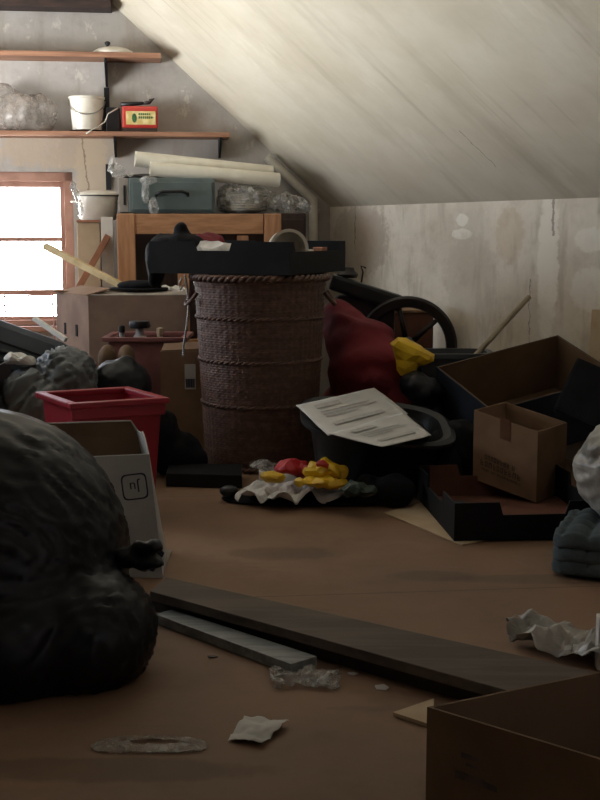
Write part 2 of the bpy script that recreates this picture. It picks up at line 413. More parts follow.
# gable wall with its window opening
WR, WT, WB = wu(W(64, 240)), W(64, 172).z, W(30, 326).z
WR = wu(W(74, 240)); WL = WR - .95
gm_mat = plaster('gable_plaster', (186, 181, 176), (168, 163, 158), (148, 141, 134), patches=[(wu(W(150, 150)), W(150, 150).z, .5, .25, (160, 150, 140), .4), (wu(W(60, 150)), W(60, 150).z, .35, .1, (188, 170, 148), .7), (wu(W(92, 170)), W(90, 175).z, .09, .25, (196, 178, 154), .7)],
    cracks=[(wu(W(85, 150)) + .1 * 1.3, 1.15, 1.5, .1, .004)])
uL = wu(V((XL - .25, C0.y, 0))) ; uR = .25
bm = BM(); L = bm.loops.layers.uv.verify()
for (a, b, z0, z1) in ((uL, WL, 0, ZC + .1), (WR, uR, 0, ZC + .1), (WL, WR, 0, WB), (WL, WR, WT, ZC + .1)):
    box(bm, (b - a, .25, z1 - z0), gm((a + b) / 2, (z0 + z1) / 2, -.125))
for f in bm.faces:
    for l in f.loops: l[L].uv = (wu(l.vert.co) + (l.vert.co - C0).dot(gn), l.vert.co.z)
struct('wall_back', bm, gm_mat)
wood_w = M['window_wood']
win = link(bpy.data.objects.new('window_1', None)); win['kind'] = 'structure'
fo = -.06
def wbar(bm, a, b, z0, z1, off=fo, t=.06): box(bm, (b - a, t, z1 - z0), gm((a + b) / 2, (z0 + z1) / 2, off))
bm = BM(); fw = .05
wbar(bm, WL, WR, WT - fw, WT); wbar(bm, WL, WR, WB, WB + fw * .6); wbar(bm, WL, WL + fw, WB, WT); wbar(bm, WR - fw, WR, WB, WT)
obj('window_frame', bm, wood_w, win, bevel=.004)
bm = BM(); s0, s1 = WL + fw, WR - fw; sw = .03
zt, zb = WT - fw, WB + fw * .6; zm = W(30, 239.5).z; z3 = W(30, 293).z; mid = (s0 + s1) / 2
for a, b in ((s0, mid - .012), (mid + .012, s1)):
    wbar(bm, a, b, zt - sw, zt, fo - .02, .035); wbar(bm, a, b, zb, zb + sw * .6, fo - .02, .035)
    wbar(bm, a, a + sw * .8, zb, zt, fo - .02, .034); wbar(bm, b - sw * .8, b, zb, zt, fo - .02, .034)
    wbar(bm, a, b, zm - .011, zm + .011, fo - .02, .028); wbar(bm, a, b, z3 - .014, z3 + .014, fo - .02, .028)
wbar(bm, mid - .013, mid + .013, zb, zt, fo, .05)
obj('window_sash', bm, wood_w, win, bevel=.003)
gl = N('window_glass')
tr = gl.new('ShaderNodeBsdfTransparent'); gs = gl.new('ShaderNodeBsdfGlossy'); gs.inputs['Roughness'].default_value = .02
mx = gl.new('ShaderNodeMixShader'); mx.inputs[0].default_value = .05
gl.link(tr.outputs[0], mx.inputs[1]); gl.link(gs.outputs[0], mx.inputs[2]); gl.link(mx.outputs[0], gl.out.inputs[0])
bm = BM(); wbar(bm, s0, s1, zb, zt, fo - .022, .004); obj('window_pane', bm, gl.m, win)
bm = BM(); wbar(bm, WL - .03, WR + .02, WB - .03, WB, -.06, .2); obj('window_sill', bm, wood_w, win, bevel=.004)

# left wall with an unseen window added to light the slope; wall behind camera
LW = [(4.1, 6.0, .9, 1.75)]
def wall_with_holes(name, holes, x, y0, y1):
    bm = BM(); L = bm.loops.layers.uv.verify(); ys = sorted([y0, y1] + [h[0] for h in holes] + [h[1] for h in holes])
    for a, b in zip(ys, ys[1:]):
        h = [q for q in holes if abs(q[0] - a) < 1e-6]
        for z0, z1 in ([(0, h[0][2]), (h[0][3], ZC + .1)] if h else [(0, ZC + .1)]):
            box(bm, (.2, b - a, z1 - z0), T(x - .1, (a + b) / 2, (z0 + z1) / 2))
    for f in bm.faces:
        for l in f.loops: l[L].uv = (l.vert.co.y + l.vert.co.x, l.vert.co.z)
    return struct(name, bm, gm_mat)
wall_with_holes('wall_left', LW, XL, YB - .2, 7.2)
bm = BM(); box(bm, (9, .2, ZC + .1), T(1.5, YB - .1, (ZC + .1) / 2)); struct('wall_front', bm, M['dark_wood'])
for i, (a, b, z0, z1) in enumerate(LW):
    e = link(bpy.data.objects.new('window_%d' % (i + 2), None)); e['kind'] = 'structure'  # out-of-frame window, added for its light on the sloping ceiling
    bm = BM(); x = XL - .08
    for (ya, yb, za, zb2) in ((a, b, z0, z0 + .05), (a, b, z1 - .05, z1), (a, a + .05, z0, z1), (b - .05, b, z0, z1), ((a + b) / 2 - .02, (a + b) / 2 + .02, z0, z1)):
        box(bm, (.06, yb - ya, zb2 - za), T(x, (ya + yb) / 2, (za + zb2) / 2))
    obj('window_frame', bm, wood_w, e)
    bm = BM(); box(bm, (.004, b - a - .02, z1 - z0 - .02), T(x, (a + b) / 2, (z0 + z1) / 2)); obj('window_pane', bm, gl.m, e)

# roof beam along the gable, pipe in the corner
zbm = W(50, 9, .1).z
bm = BM(); bu0, bu1 = uL + .3, wu(W(117, 9, .16)) - .03
box(bm, (bu1 - bu0, .14, .15), gm((bu0 + bu1) / 2, zbm + .075, .08)); struct('trim_1', bm, M['beam_wood'], bevel=.006)
pts = []
a0 = W(236, 118); b0 = W(321, 208)
off = gn * .05 - Z * .03 - gx * .02
p0 = c0 + sv * .235; p1 = c0 + sv * .03
dn = gn * .035 - so * .03 + kn * .02
p1 = c0 + sv * .045; q1 = p1 + dn
pts = [p0 + dn, p0.lerp(p1, .3) + dn, p0.lerp(p1, .6) + dn, p0.lerp(p1, .92) + dn, q1, q1 - Z * .03, q1 - Z * .1, V((q1.x, q1.y, .3)), V((q1.x, q1.y, 0))]
bm = tube(BM(), pts, .024, 16); struct('trim_2', bm, M['pipe'], smooth=True, auto=50)

# ------------------------------------------------------------------ shelves on the gable wall
def shelf(pyT, pxE, th, label, nm='wall_shelf'):
    z = W(80, pyT, .2).z - th; t = thing(nm, label, 'shelf', 'wooden shelves on the gable wall')
    uE = wu(W(pxE, pyT, .2)); u0 = uL + .35; bm = BM()
    box(bm, (uE - u0, .2, th), gm((uE + u0) / 2, z + th / 2, .101)); obj('shelf_board', bm, 'shelf_wood', t, bevel=.003)
    return t, z + th, uE
S1, zs1, _ = shelf(51.5, 161, .026, 'upper wooden shelf carrying the enamel lid, close under the beam')
S2, zs2, _ = shelf(131, 230, .024, 'lower longer wooden shelf carrying the white bucket and red tin')
def bracket(t, u, z, drop):
    bm = BM(); Mx = gm(u, z, 0)
    prism(bm, [(0, 0), (.17, 0), (.17, -.02), (.03, -drop), (0, -drop)], .012, basis(wp(u - .006, z, .002), gn, gx, Z))
    obj('bracket', bm, 'black_metal', t)
ub = wu(W(107, 90)) 
bracket(S1, ub, zs1 - .027, .13); bracket(S2, ub + .04, zs2 - .025, .1); bracket(S2, wu(W(219, 140)), zs2 - .025, .1); bracket(S2, ub - .9, zs2 - .025, .1)
for z0, z1, pr in ((W(107, 190).z, zs2 - .16, S2), (zs2 + .004, zs1 - .16, S1)): obj('upright', box(BM(), (.028, .012, z1 - z0), gm(ub - .002, (z0 + z1) / 2, .009)), 'black_metal', pr)

# things on the shelves
def on(u, z, off): return gm(u, z, off)
t = thing('pot_lid', 'wide pale enamel lid with black knob lying on the upper shelf', 'lid')
u = wu(W(113, 50, .1)); Mx = on(u, zs1 + .001, .1)
obj('lid_body', lathe(BM(), [(.02, 0), (.108, 0), (.112, .006), (.105, .014), (.08, .028), (.04, .037), (.0, .04)][:-1] + [(.004, .04)], 40, Mx), 'enamel', t, smooth=True, auto=50)
obj('knob', lathe(BM(), [(.008, .04), (.007, .048), (.015, .055), (.015, .066), (.008, .07)], 16, Mx @ T(-.028, 0, -.003)), 'black_plastic', t, smooth=True)
u = wu(W(22, 110, .1))
o = obj('plastic_bag', lump([(wp(u, zs2 + .1, .1), (.165, .07, .11)), (wp(u + .1, zs2 + .09, .1), (.08, .06, .1)), (wp(u - .1, zs2 + .12, .1), (.08, .06, .13))], .012, 8, zs2, .02, (7, 7, 3), .004), 'clear_bag', smooth=True)
meta(o, 'crumpled see-through plastic bag at the left end of the lower shelf', 'bag')
t = thing('bucket', 'small white bucket with wire handle on the lower shelf', 'bucket')
u = wu(W(87, 115, .09)); Mx = on(u, zs2 + .008, .095)
bm = lathe(BM(), [(.01, .004), (.078, .004), (.09, .165), (.096, .167), (.096, .176), (.09, .176), (.086, .17), (.074, .012), (.01, .012)], 40, Mx)
obj('bucket_body', bm, 'enamel', t, smooth=True, auto=40)
obj('wire_handle', tube(BM(), [Mx @ V((.097 * math.cos(a), -.097 * abs(math.sin(a)) * 1.0 , .155 - .075 * math.sin(a))) for a in [math.pi * k / 16 for k in range(17)]], .003, 8), 'steel', t, smooth=True)
o = obj('saucer', lathe(BM(), [(.03, 0), (.07, 0), (.1, .006), (.1, .0075), (.02, .0075)], 32, on(u, zs2 + .0005, .095)), 'dark_wood', smooth=True, auto=40)
meta(o, 'dark round saucer under the white bucket', 'saucer')
u = wu(W(113, 118, .08))
bm = box(BM(), (.075, .1, .13), on(u, zs2 + .067, .07)); o = obj('black_case', bm, 'black_plastic', bevel=.006)
meta(o, 'small black case between white bucket and red tin', 'case')
t = thing('biscuit_tin', 'red tin with a yellow label and green leaf on the lower shelf', 'tin')
u0, u1_ = wu(W(122, 118, .17)), wu(W(158, 118, .17)); u = (u0 + u1_) / 2; w_ = u1_ - u0; th_ = .115
obj('tin_body', box(BM(), (w_, .11, th_), on(u, zs2 + .02 + th_ / 2, .12)), 'tin_red', t, bevel=.01)
obj('tin_foot', box(BM(), (w_ * .96, .105, .019), on(u, zs2 + .0105, .12)), 'dark_wood', t, bevel=.002)
lb = obj('label', box(BM(), (w_ * .82, .002, th_ * .6), on(u + .004, zs2 + .02 + th_ * .46, .176)), 'tin_label', t)
obj('leaf_print', lathe(BM(), [(.001, 0), (.016, .001), (.001, .002)], 20, on(u - .03, zs2 + .02 + th_ * .45, .1775) @ RX(90) @ Matrix.Diagonal((.8, 1.5, 1, 1))), 'leaf_green', lb)
bm = BM()
for k, (zz, ww) in enumerate(((.63, .07), (.48, .085))):
    for j in range(int(ww / .011)): box(bm, (.007, .0015, .009 if k == 0 else .012), on(u - .004 + j * .011, zs2 + .02 + th_ * zz, .1778))
obj('print', bm, 'leaf_green', lb)
t = thing('hand_tool', 'dark metal hand tool lying across the red tin', 'tool')
za = zs2 + .02 + th_ + .012
obj('handle', tube(BM(), [wp(u - .1, za - .001, .13), wp(u - .03, za + .004, .12), wp(u + .02, za + .008, .12)], [.012, .011, .008], 10), 'black_plastic', t, smooth=True)
obj('blade', tube(BM(), [wp(u + .02, za + .008, .12), wp(u + .05, za + .012, .12), wp(u + .075, za + .034, .12), wp(u + .05, za + .022, .12)], [.008, .011, .004, .008], 8), 'iron', t, smooth=True)
o = obj('string', tube(BM(), [W(86, 133, .205) - Z * .004, W(93, 130.5, .2) + Z * .006, W(98, 127, .17), W(105, 122, .16), W(108, 114, .15), W(118, 108, .14)], .0035, 8), 'string_white', smooth=True)
meta(o, 'white cord draped over the front of the lower shelf', 'cord')

# ------------------------------------------------------------------ back-left furniture
CB = .50                                   # cupboard front offset from the gable
zc = W(200, 213, CB).z
def wbox(px0, px1, off0, z0, z1, dep, bm=None, rot=0):   # box with its front face at off0 from the gable
    a, b = wu(W(px0, 230, off0)), wu(W(px1, 230, off0)); bm = bm or BM()
    box(bm, (b - a, dep, z1 - z0), gm((a + b) / 2, (z0 + z1) / 2, off0 - dep / 2) @ RZ(rot)); return bm
t = thing('cupboard', 'dark red-brown wooden cupboard standing behind the pine bed end', 'cupboard')
obj('body', wbox(122, 306, CB, 0, zc, .42), 'dark_wood', t, bevel=.004)
for a, b in ((124, 212), (214, 304)):
    d = obj('door', wbox(a, b, CB + .017, .06, zc - .03, .015), 'dark_wood', t, bevel=.003)
    k = a + 12 if a > 200 else b - 12
    obj('knob', lathe(BM(), [(.006, 0), (.006, .012), (.014, .018), (.012, .026), (.004, .028)], 14, on(wu(W(k, 230, CB)), zc - .35, CB + .018) @ RX(90)), 'iron', d, smooth=True)
t = thing('bed_end', 'pine slatted bed end standing behind the wicker basket', 'bed end')
BO = CB + .13; zt_ = W(200, 213.5, BO).z; dz = lambda p0, p1: W(200, p0, BO).z
a_, b_ = wu(W(116, 230, BO)), wu(W(281, 230, BO))
for px in (126, 273):
    uu = wu(W(px, 230, BO)); obj('post', box(BM(), (.09 if px < 200 else .085, .05, zt_), on(uu, zt_ / 2, BO - .025)), 'pine', t, bevel=.006)
obj('top_rail', box(BM(), (b_ - a_ - .178, .035, .1), on((a_ + b_) / 2, zt_ - .052, BO - .025)), 'pine_h', t, bevel=.004)
obj('bottom_rail', box(BM(), (b_ - a_ - .178, .035, .1), on((a_ + b_) / 2, .35, BO - .025)), 'pine_h', t, bevel=.004)
for px in (183, 214, 243):
    uu = wu(W(px, 230, BO)); obj('slat', box(BM(), (.058, .018, zt_ - .51), on(uu, .40 + (zt_ - .51) / 2, BO - .025)), 'pine', t, bevel=.003)
# pale box with the white pot, white board
zp = W(90, 220, .42).z
t = thing('storage_box', 'tall pale cardboard box beside the window, white pot on top', 'box')
obj('body', wbox(77, 100, .42, 0, zp - .012, .3), 'card_pale', t, bevel=.004)
obj('lid', wbox(76.5, 104, .43, zp - .012, zp, .33), 'brace_wood', t, bevel=.002)
t = thing('cooking_pot', 'white enamel pot with lid beside the green metal toolbox', 'pot')
Mx = on(wu(W(98, 205, .3)), zp + .001, .29)
obj('pot_body', lathe(BM(), [(.02, 0), (.088, 0), (.098, .012), (.104, .12), (.108, .124), (.1, .124), (.094, .012), (.02, .012)], 40, Mx), 'enamel', t, smooth=True, auto=40)
obj('pot_lid', lathe(BM(), [(.106, .125), (.11, .128), (.108, .134), (.09, .145), (.05, .152), (.004, .154)], 40, Mx), 'enamel', t, smooth=True, auto=60)
obj('black_rim', lathe(BM(), [(.1085, .1225), (.112, .1225), (.112, .1262), (.1085, .1262)], 40, Mx), 'black_plastic', t)
for s in (-1, 1): obj('handle', tube(BM(), [Mx @ V((s * (.1 + .035 * math.sin(a)), -.035 * math.cos(a), .095)) for a in [math.pi * k / 8 for k in range(9)]], .005, 8), 'enamel', t, smooth=True)
o = obj('plastic_wrap', lump([(W(77, 190, .42) - Z * .02, (.02, .025, .03)), (W(73, 186, .42), (.015, .02, .018)), (W(80, 206, .41), (.014, .02, .055))], .006, 6, None, .016, (14, 14, 9), .004, facet=.1), 'clear_plastic')
o.data.transform(Matrix.Translation(V((0, 0, 0)))); meta(o, 'clear plastic wrap hanging at the left of the white pot', 'plastic wrap')
bm = wbox(101, 113, .54, 0, W(105, 217, .54).z, .03); o = obj('white_plank', bm, 'white_board', bevel=.002)
meta(o, 'narrow white plank standing against the left post of the bed end', 'plank')
# green toolbox and its load
t = thing('toolbox', 'grey-green metal drawer box with black handle on the cupboard', 'toolbox')
zx = W(170, 178, .42).z; tb0, tb1 = wu(W(129, 200, .44)), wu(W(215, 200, .44)); tz0 = zc + .002
uc = (tb0 + tb1) / 2; tw = tb1 - tb0
obj('body', box(BM(), (tw, .26, zx - tz0), on(uc, (zx + tz0) / 2, .44 - .13)), 'tin_green', t, bevel=.005)
d = obj('drawer', box(BM(), (tw - .03, .012, zx - tz0 - .035), on(uc, (zx + tz0) / 2 - .004, .447)), 'tin_green', t, bevel=.003)
hz = (zx + tz0) / 2 + .012
obj('handle', tube(BM(), [wp(uc - .08, hz - .012, .455), wp(uc - .08, hz - .006, .475), wp(uc - .05, hz + .006, .48), wp(uc + .05, hz + .008, .48), wp(uc + .08, hz - .004, .475), wp(uc + .08, hz - .012, .455)], .0085, 10), 'black_plastic', d, smooth=True)
e = obj('end_panel', box(BM(), (.05, .24, zx - tz0 - .004), on(tb0 - .026, (zx + tz0) / 2, .42 - .12)), 'card_grey', t, bevel=.003)
obj('slot', box(BM(), (.012, .004, .1), on(tb0 - .022, (zx + tz0) / 2, .4225)), 'black_plastic', e)
o = obj('flat_plate', lathe(BM(), [(.02, 0), (.14, 0), (.15, .006), (.13, .018), (.05, .024), (.004, .024)], 36, on(wu(W(152, 178, .3)), zx + .001, .31) @ Matrix.Diagonal((1, .8, 1, 1))), 'black_plastic', smooth=True, auto=50)
meta(o, 'flat black plate lying between toolbox and paper rolls', 'plate')
zr = zx + .026
def roll(pA, pB, r, label):
    bm = BM(); d = (pB - pA).normalized(); x = d.cross(Z).normalized(); y = x.cross(d)
    Mx = basis(pA, x, y, d); L_ = (pB - pA).length
    lathe(bm, [(r, 0), (r * 1.02, L_ * .1), (r * .98, L_ * .9), (r, L_), (r * .84, L_), (r * .82, L_ - .12), (r * .4, L_ - .12), (r * .4, .12), (r * .82, .12), (r * .84, 0)], 28, Mx)
    # inner wound layers at the near end
    bmesh.ops.delete(bm, geom=[f for f in bm.faces if len(f.verts) > 20], context='FACES_ONLY')
    A = [v for v in bm.verts]
    n = 28
    bm.verts.ensure_lookup_table()
    for k in range(n): bm.faces.new((bm.verts[9 * n + k], bm.verts[9 * n + (k + 1) % n], bm.verts[(k + 1) % n], bm.verts[k]))
    bmesh.ops.recalc_face_normals(bm, faces=bm.faces)
    o = obj('paper_roll', bm, 'paper_roll', smooth=True, auto=50); meta(o, label, 'paper roll', 'paper rolls on the toolbox')
roll(W(150, 169, .42), W(279, 180, .34), .037, 'front cream paper roll lying lowest on the toolbox')
roll(W(135, 159, .33), W(272, 173, .25), .040, 'thicker cream paper roll behind the lowest roll, open end raised')
roll(W(146, 158, .24), W(262, 172, .17), .028, 'thin cream paper roll at the back against the wall')
o = obj('plastic_strip', lump([(wp(tb0 + .1, zx - .015, .475), (.045, .012, .02)), (wp(tb0 + .085, zx - .07, .475), (.02, .01, .06)), (wp(tb0 + .12, zx - .15, .5), (.03, .012, .06))], .006, 5, None, .012, (20, 20, 8), .003, facet=.1), 'clear_plastic')
meta(o, 'clear plastic strip hanging down the front of the toolbox', 'plastic strip')
o = obj('plastic_wrap', lump([(wp(tb0 - .05, zx + .02, .4), (.03, .03, .05)), (wp(tb0 - .075, zx + .06, .4), (.035, .02, .035)), (wp(tb0 + .0, zx + .012, .4), (.04, .03, .012))], .007, 5, zx + .001, .02, (16, 16, 12), .004, facet=.1), 'clear_plastic')
meta(o, 'clear plastic film sticking up at the left corner of the toolbox', 'plastic wrap')
up = wu(W(250, 200, .3))
t = thing('plate_stack', 'stacked white plates inside clear film beside the toolbox', 'plates')
bm = BM()
for k in range(7): lathe(bm, [(.05, .004), (.07, .002), (.125, .018), (.126, .02), (.07, .006), (.05, .007)], 32, on(up - .03, zc + .001 + k * .013, .3) @ T(random.uniform(-.006, .006), 0, 0))
obj('plates', bm, 'enamel', t, smooth=True)
o = obj('plastic_bag', lump([(wp(up - .02, zc + .07, .3), (.15, .15, .075)), (wp(up + .17, zc + .045, .34), (.11, .07, .05)), (wp(up + .27, zc + .035, .36), (.05, .05, .03)), (wp(up - .13, zc + .12, .32), (.05, .05, .03))], .009, 6, zc, .03, (9, 9, 7), .006, facet=.1), 'clear_plastic')
meta(o, 'clear plastic bag around the stacked plates on the cupboard', 'bag')
# diagonal brace and the long lath by the window
def plank(name, A, B, wdt, th, m, label, cat, up=Z, bev=.002, parent=None):
    d = (B - A); x = d.normalized(); y = up.cross(x).normalized(); z = x.cross(y)
    bm = box(BM(), (d.length, wdt, th), basis((A + B) / 2, x, y, z)); o = obj(name, bm, m, parent, bevel=bev)
    if label: meta(o, label, cat)
    return o
plank('timber_brace', V(W(74, 296, .62)), V(W(108, 236, .57)), .03, .07, 'brace_wood', 'reddish wooden batten leaning at the corner of the window', 'batten', gn)
# ------------------------------------------------------------------ big carton and its neighbours
YBX = 5.55
def fbox(O, a, b, d, m, name, parent=None, t=.006, bev=0): return obj(name, open_box(BM(), O, a, b, d, t), m, parent, bevel=bev)
Fr = P(88, 296, YBX); zt2 = Fr.z
Rr = G(190, 294, zt2); Rr = Fr + (V((Rr.x - Fr.x, .05, 0))); Lr = V((P(56, 293, 5.9).x, 5.9, zt2))
a = Rr - Fr; b = Lr - Fr; bl = b
zl = .28
t = thing('carton', 'large brown carton with hand slots below the window, dark hat on top', 'carton')
fbox(Fr, a, b, V((0, 0, -(zt2 - zl))), 'card_box', 'body', t)
bn = b.normalized(); bnn = V((-bn.y, bn.x, 0)); bnn = bnn if bnn.x < 0 else -bnn
for k in (.36, .72): obj('hand_slot', box(BM(), (.022, .004, .055), basis(Fr + b * k + bnn * .002 - Z * .17, bn, bnn, Z)), 'black_card', t)
an = a.normalized()
bm = BM(); hexa(bm, Fr + a * .02, a * .96, V((.01, -.012, -.0)) + V((0, .1, .012)), V((0, 0, .004))); obj('flap', bm, 'card_grey', t)
bm = BM(); hexa(bm, Fr + b * .05, b * .9, V((.11, .02, .03)), V((0, 0, .004))); obj('flap', bm, 'card', t)
bm = BM(); hexa(bm, Fr + b * .98, a * .98, V((0, .05, -.004)) + V((0, -.14, .012)), V((0, 0, .004))); obj('flap', bm, 'card', t)
o = obj('carton', open_box(BM(), V((Fr.x - .02, Fr.y, zl - .004)), a * .95 + V((.02, 0, 0)), b * .98, V((0, 0, -(zl - .005))), .006), 'card_dark')
meta(o, 'lower brown carton carrying the large hand-slotted carton', 'carton')
hp = P(137, 294, 5.66)
t = thing('hat', 'dark flat cap lying on the large brown carton', 'hat')
Mx = T(hp.x, hp.y + .04, zt2 + .02) 
obj('brim', lathe(BM(), [(.03, 0), (.13, 0), (.145, .004), (.14, .012), (.03, .012)], 40, Mx @ Matrix.Diagonal((1, .62, 1, 1))), 'black_cloth', t, smooth=True)
obj('crown', lathe(BM(), [(.1, .011), (.108, .024), (.095, .036), (.05, .045), (.005, .046)], 40, Mx @ T(.008, 0, 0) @ Matrix.Diagonal((1, .62, 1, 1))), 'black_cloth', t, smooth=True)
A = hp + V((.02, .1, .07)); 
plank('lath', P(45, 246, 5.95), P(132, 291, 5.72), .028, .03, 'stick_wood', 'long pale yellow lath slanting across the window onto the carton', 'lath')
c = P(178, 292, 5.75); c.z = zt2 + .012
o = obj('crumpled_paper', lump([(c, (.05, .05, .02)), (c + V((-.06, 0, .005)), (.035, .05, .018))], .007, 4, zt2 + .004, .016, (14, 14, 14), .004, facet=.1), 'paper')
meta(o, 'white paper scraps on the right corner of the large carton', 'paper')
# wire airer by the window
t = thing('clothes_airer', 'thin pinkish wire airer standing below the window', 'airer')
y = 5.98
for py in (296, 305, 311): obj('rail', tube(BM(), [P(-60, py + 2, y - .02 * (py > 300)), P(54, py - 1, y - .02 * (py > 300))], .0035, 8), 'pink_wire', t, smooth=True)
for px in (-58, 4, 52): obj('leg', tube(BM(), [P(px, 293, y - .01), V((P(px, 293, y).x + .02, y - .01, 0))], .004, 8), 'pink_wire', t, smooth=True)
c = P(45, 322, 5.5)
# dark suitcase slope at the left
t = thing('suitcase', 'big dark grey-blue suitcase tilted at the left edge below the window', 'suitcase')
O = P(69, 343, 4.95); L_ = P(-40, 304, 4.75); bk = V((-.02, .40, -.12)); dd = V((-.05, -.06, -.17))
bm = hexa(BM(), O, L_ - O, bk, dd); obj('shell', bm, 'suitcase', t, bevel=.03)
A1 = O + (L_ - O) * .5
bm = BM(); hexa(bm, O + dd * .45 + V((0, -.004, 0)) + (L_ - O) * .04, (L_ - O) * .95, V((0, .01, 0)), dd * .05); obj('zip', bm, 'black_metal', t)
obj('handle', tube(BM(), [A1 + V((-.08, -.03, -.1)), A1 + V((-.07, -.055, -.1)), A1 + V((.05, -.055, -.13)), A1 + V((.06, -.03, -.13))], .009, 8), 'black_plastic', t, smooth=True)
zb_ = G(10, 371, 0); ztop = P(15, 376, 4.75).z
o = obj('black_crate', open_box(BM(), V((-1.5, 4.72, .27)), V((.46, 0, 0)), V((0, .5, 0)), V((0, 0, -.268)), .012), 'black_plastic'); meta(o, 'black crate standing under the tilted suitcase', 'crate')
ztop = P(15, 370, 4.3).z
o = obj('black_crate', open_box(BM(), V((-1.52, 4.32, ztop)), V((.40, 0, 0)), V((0, .30, 0)), V((0, 0, -ztop + .002)), .012), 'black_plastic'); meta(o, 'tall black crate at the left edge in front of the suitcase', 'crate')
c = P(14, 372, 4.42); c.z = ztop
t = obj('crumpled_paper', lump([(V((c.x, c.y + .05, ztop + .022)), (.045, .045, .02)), (V((c.x + .04, c.y + .04, ztop + .012)), (.03, .03, .02))], .006, 4, ztop + .0005, .014, (16, 16, 16), .004, facet=.1), 'paper')
meta(t, 'crumpled pale paper on the black crate by the grey bag', 'paper')
plank('white_lath', P(34, 318, 5.18), P(66, 340, 5.12), .02, .02, 'white_board', 'short white batten lying along the top of the suitcase', 'batten')
# grey plastic sack behind the red crate
def E(px, py, Y, r, rz=0): return (P(px, py, Y), r, rz)
o = obj('plastic_sack', lump([E(52, 420, 4.5, (.17, .15, .2)), E(66, 385, 4.5, (.11, .1, .13)), E(34, 410, 4.45, (.12, .1, .14)), E(70, 366, 4.5, (.04, .05, .05)), (V((P(50, 420, 4.5).x, 4.5, .12)), (.2, .16, .13))], .012, 8, 0, .022, (9, 5, 3), .001, focus=P(72, 352, 4.46), seed=3), 'grey_bag', smooth=True)
meta(o, 'grey-green plastic sack with a gathered top behind the red crate', 'sack')
o = obj('plastic_sack', lump([E(122, 385, 4.55, (.11, .11, .1)), (V((P(130, 420, 4.6).x, 4.6, .14)), (.12, .12, .15)), E(128, 362, 4.55, (.03, .03, .03)), E(112, 374, 4.55, (.06, .05, .05))], .011, 8, 0, .009, (9, 9, 4), .004, seed=9), 'bin_bag', smooth=True)
meta(o, 'small black plastic sack behind the right end of the red crate', 'sack')
# bearings for soft toys: two tan rounded ears
t = thing('work_boots', 'pair of tan boot toes poking up behind the black sack', 'boots')
for px in (107, 127):
    c = P(px, 358, 4.86); obj('boot', lump([(c, (.035, .07, .055)), (V((c.x, c.y + .03, .16)), (.045, .07, .17))], .009, 5, 0, .004, (8, 8, 8), .001), 'card_dark', t, smooth=True)
# dusky pink crate with jars behind the label box
t = thing('plastic_crate', 'dusky pink crate of bottles in front of the large carton', 'crate')
zq = P(120, 339, 5.15).z; x0, x1 = P(101, 339, 5.15).x, P(187, 339, 5.15).x
bm = BM(); open_box(bm, V((x0 + .03, 5.17, zq - .006)), V((x1 - x0 - .06, 0, 0)), V((0, .28, 0)), V((0, 0, -.24)), .008); obj('body', bm, 'pink_plastic', t)
bm = BM()
for O, sx, sy in ((V((x0, 5.15, zq - .012)), x1 - x0, .028), (V((x0, 5.435, zq - .012)), x1 - x0, .03), (V((x0, 5.178, zq - .012)), .03, .257), (V((x1 - .03, 5.178, zq - .012)), .03, .257)): hexa(bm, O, V((sx, 0, 0)), V((0, sy, 0)), V((0, 0, .018)))
obj('rim', bm, 'pink_plastic', t, bevel=.003)
o = obj('carton', open_box(BM(), V((x0 + .02, 5.16, zq - .25)), V((x1 - x0 - .04, 0, 0)), V((0, .3, 0)), V((0, 0, -(zq - .251))), .006), 'card_dark'); meta(o, 'brown carton on the floor carrying the dusky pink crate', 'carton')
zi = zq - .235
def bottle(px, Y, H, r, m, label, cap='black_plastic', tilt=0, cw=1):
    t = thing('bottle', label, 'bottle', 'bottles in the dusky pink crate'); c = P(px, 339, Y); Mx = T(c.x, Y, zi + .002) @ RY(tilt)
    obj('bottle_body', lathe(BM(), [(r * .3, 0), (r, 0), (r, H * .6), (r * .85, H * .72), (r * .4, H * .82), (r * .4, H * .9)], 24, Mx), m, t, smooth=True, auto=50)
    obj('cap', lathe(BM(), [(r * .45 * cw, H * .9), (r * .5 * cw, H * .93), (r * .45 * cw, H), (r * .1, H + .003)], 20, Mx), cap, t, smooth=True, auto=50)
bottle(122, 5.27, .28, .03, 'bottle', 'slim grey bottle at the left in the dusky pink crate')
bottle(140, 5.29, .30, .045, 'white_cloth', 'fat pale bottle with wide black cap in the dusky pink crate', cw=2.2)
bottle(160, 5.27, .27, .032, 'card_pale', 'cream bottle at the right in the dusky pink crate', 'card_pale')
# label box beside the basket
zL = P(180, 351, 4.97).z; xl0, xl1 = P(160, 350, 4.95).x, P(202, 350, 4.95).x
t = thing('carton', 'brown carton with white sticker tucked left of the wicker basket', 'carton')
obj('body', open_box(BM(), V((xl0, 4.95, zL)), V((xl1 - xl0, .0, 0)), V((0, .19, 0)), V((0, 0, -zL + .002)), .005), 'card', t)
obj('flap', hexa(BM(), V((xl0 + .005, 4.957, zL)), V((xl1 - xl0 - .01, 0, .008)), V((0, .1, .02)), V((0, 0, .004))), 'card', t)
xs = P(190, 377, 4.94).x; zs = P(190, 377, 4.94).z
s = obj('sticker', box(BM(), (.045, .002, .105), T(xs, 4.948, zs)), 'paper', t)
bm = BM()
for j in range(10): box(bm, (.0022 if j % 3 else .0035, .001, .035), T(xs - .016 + j * .0036, 4.9463, zs - .028))
box(bm, (.04, .001, .0015), T(xs, 4.9463, zs - .01)); obj('print', bm, 'ink', s)

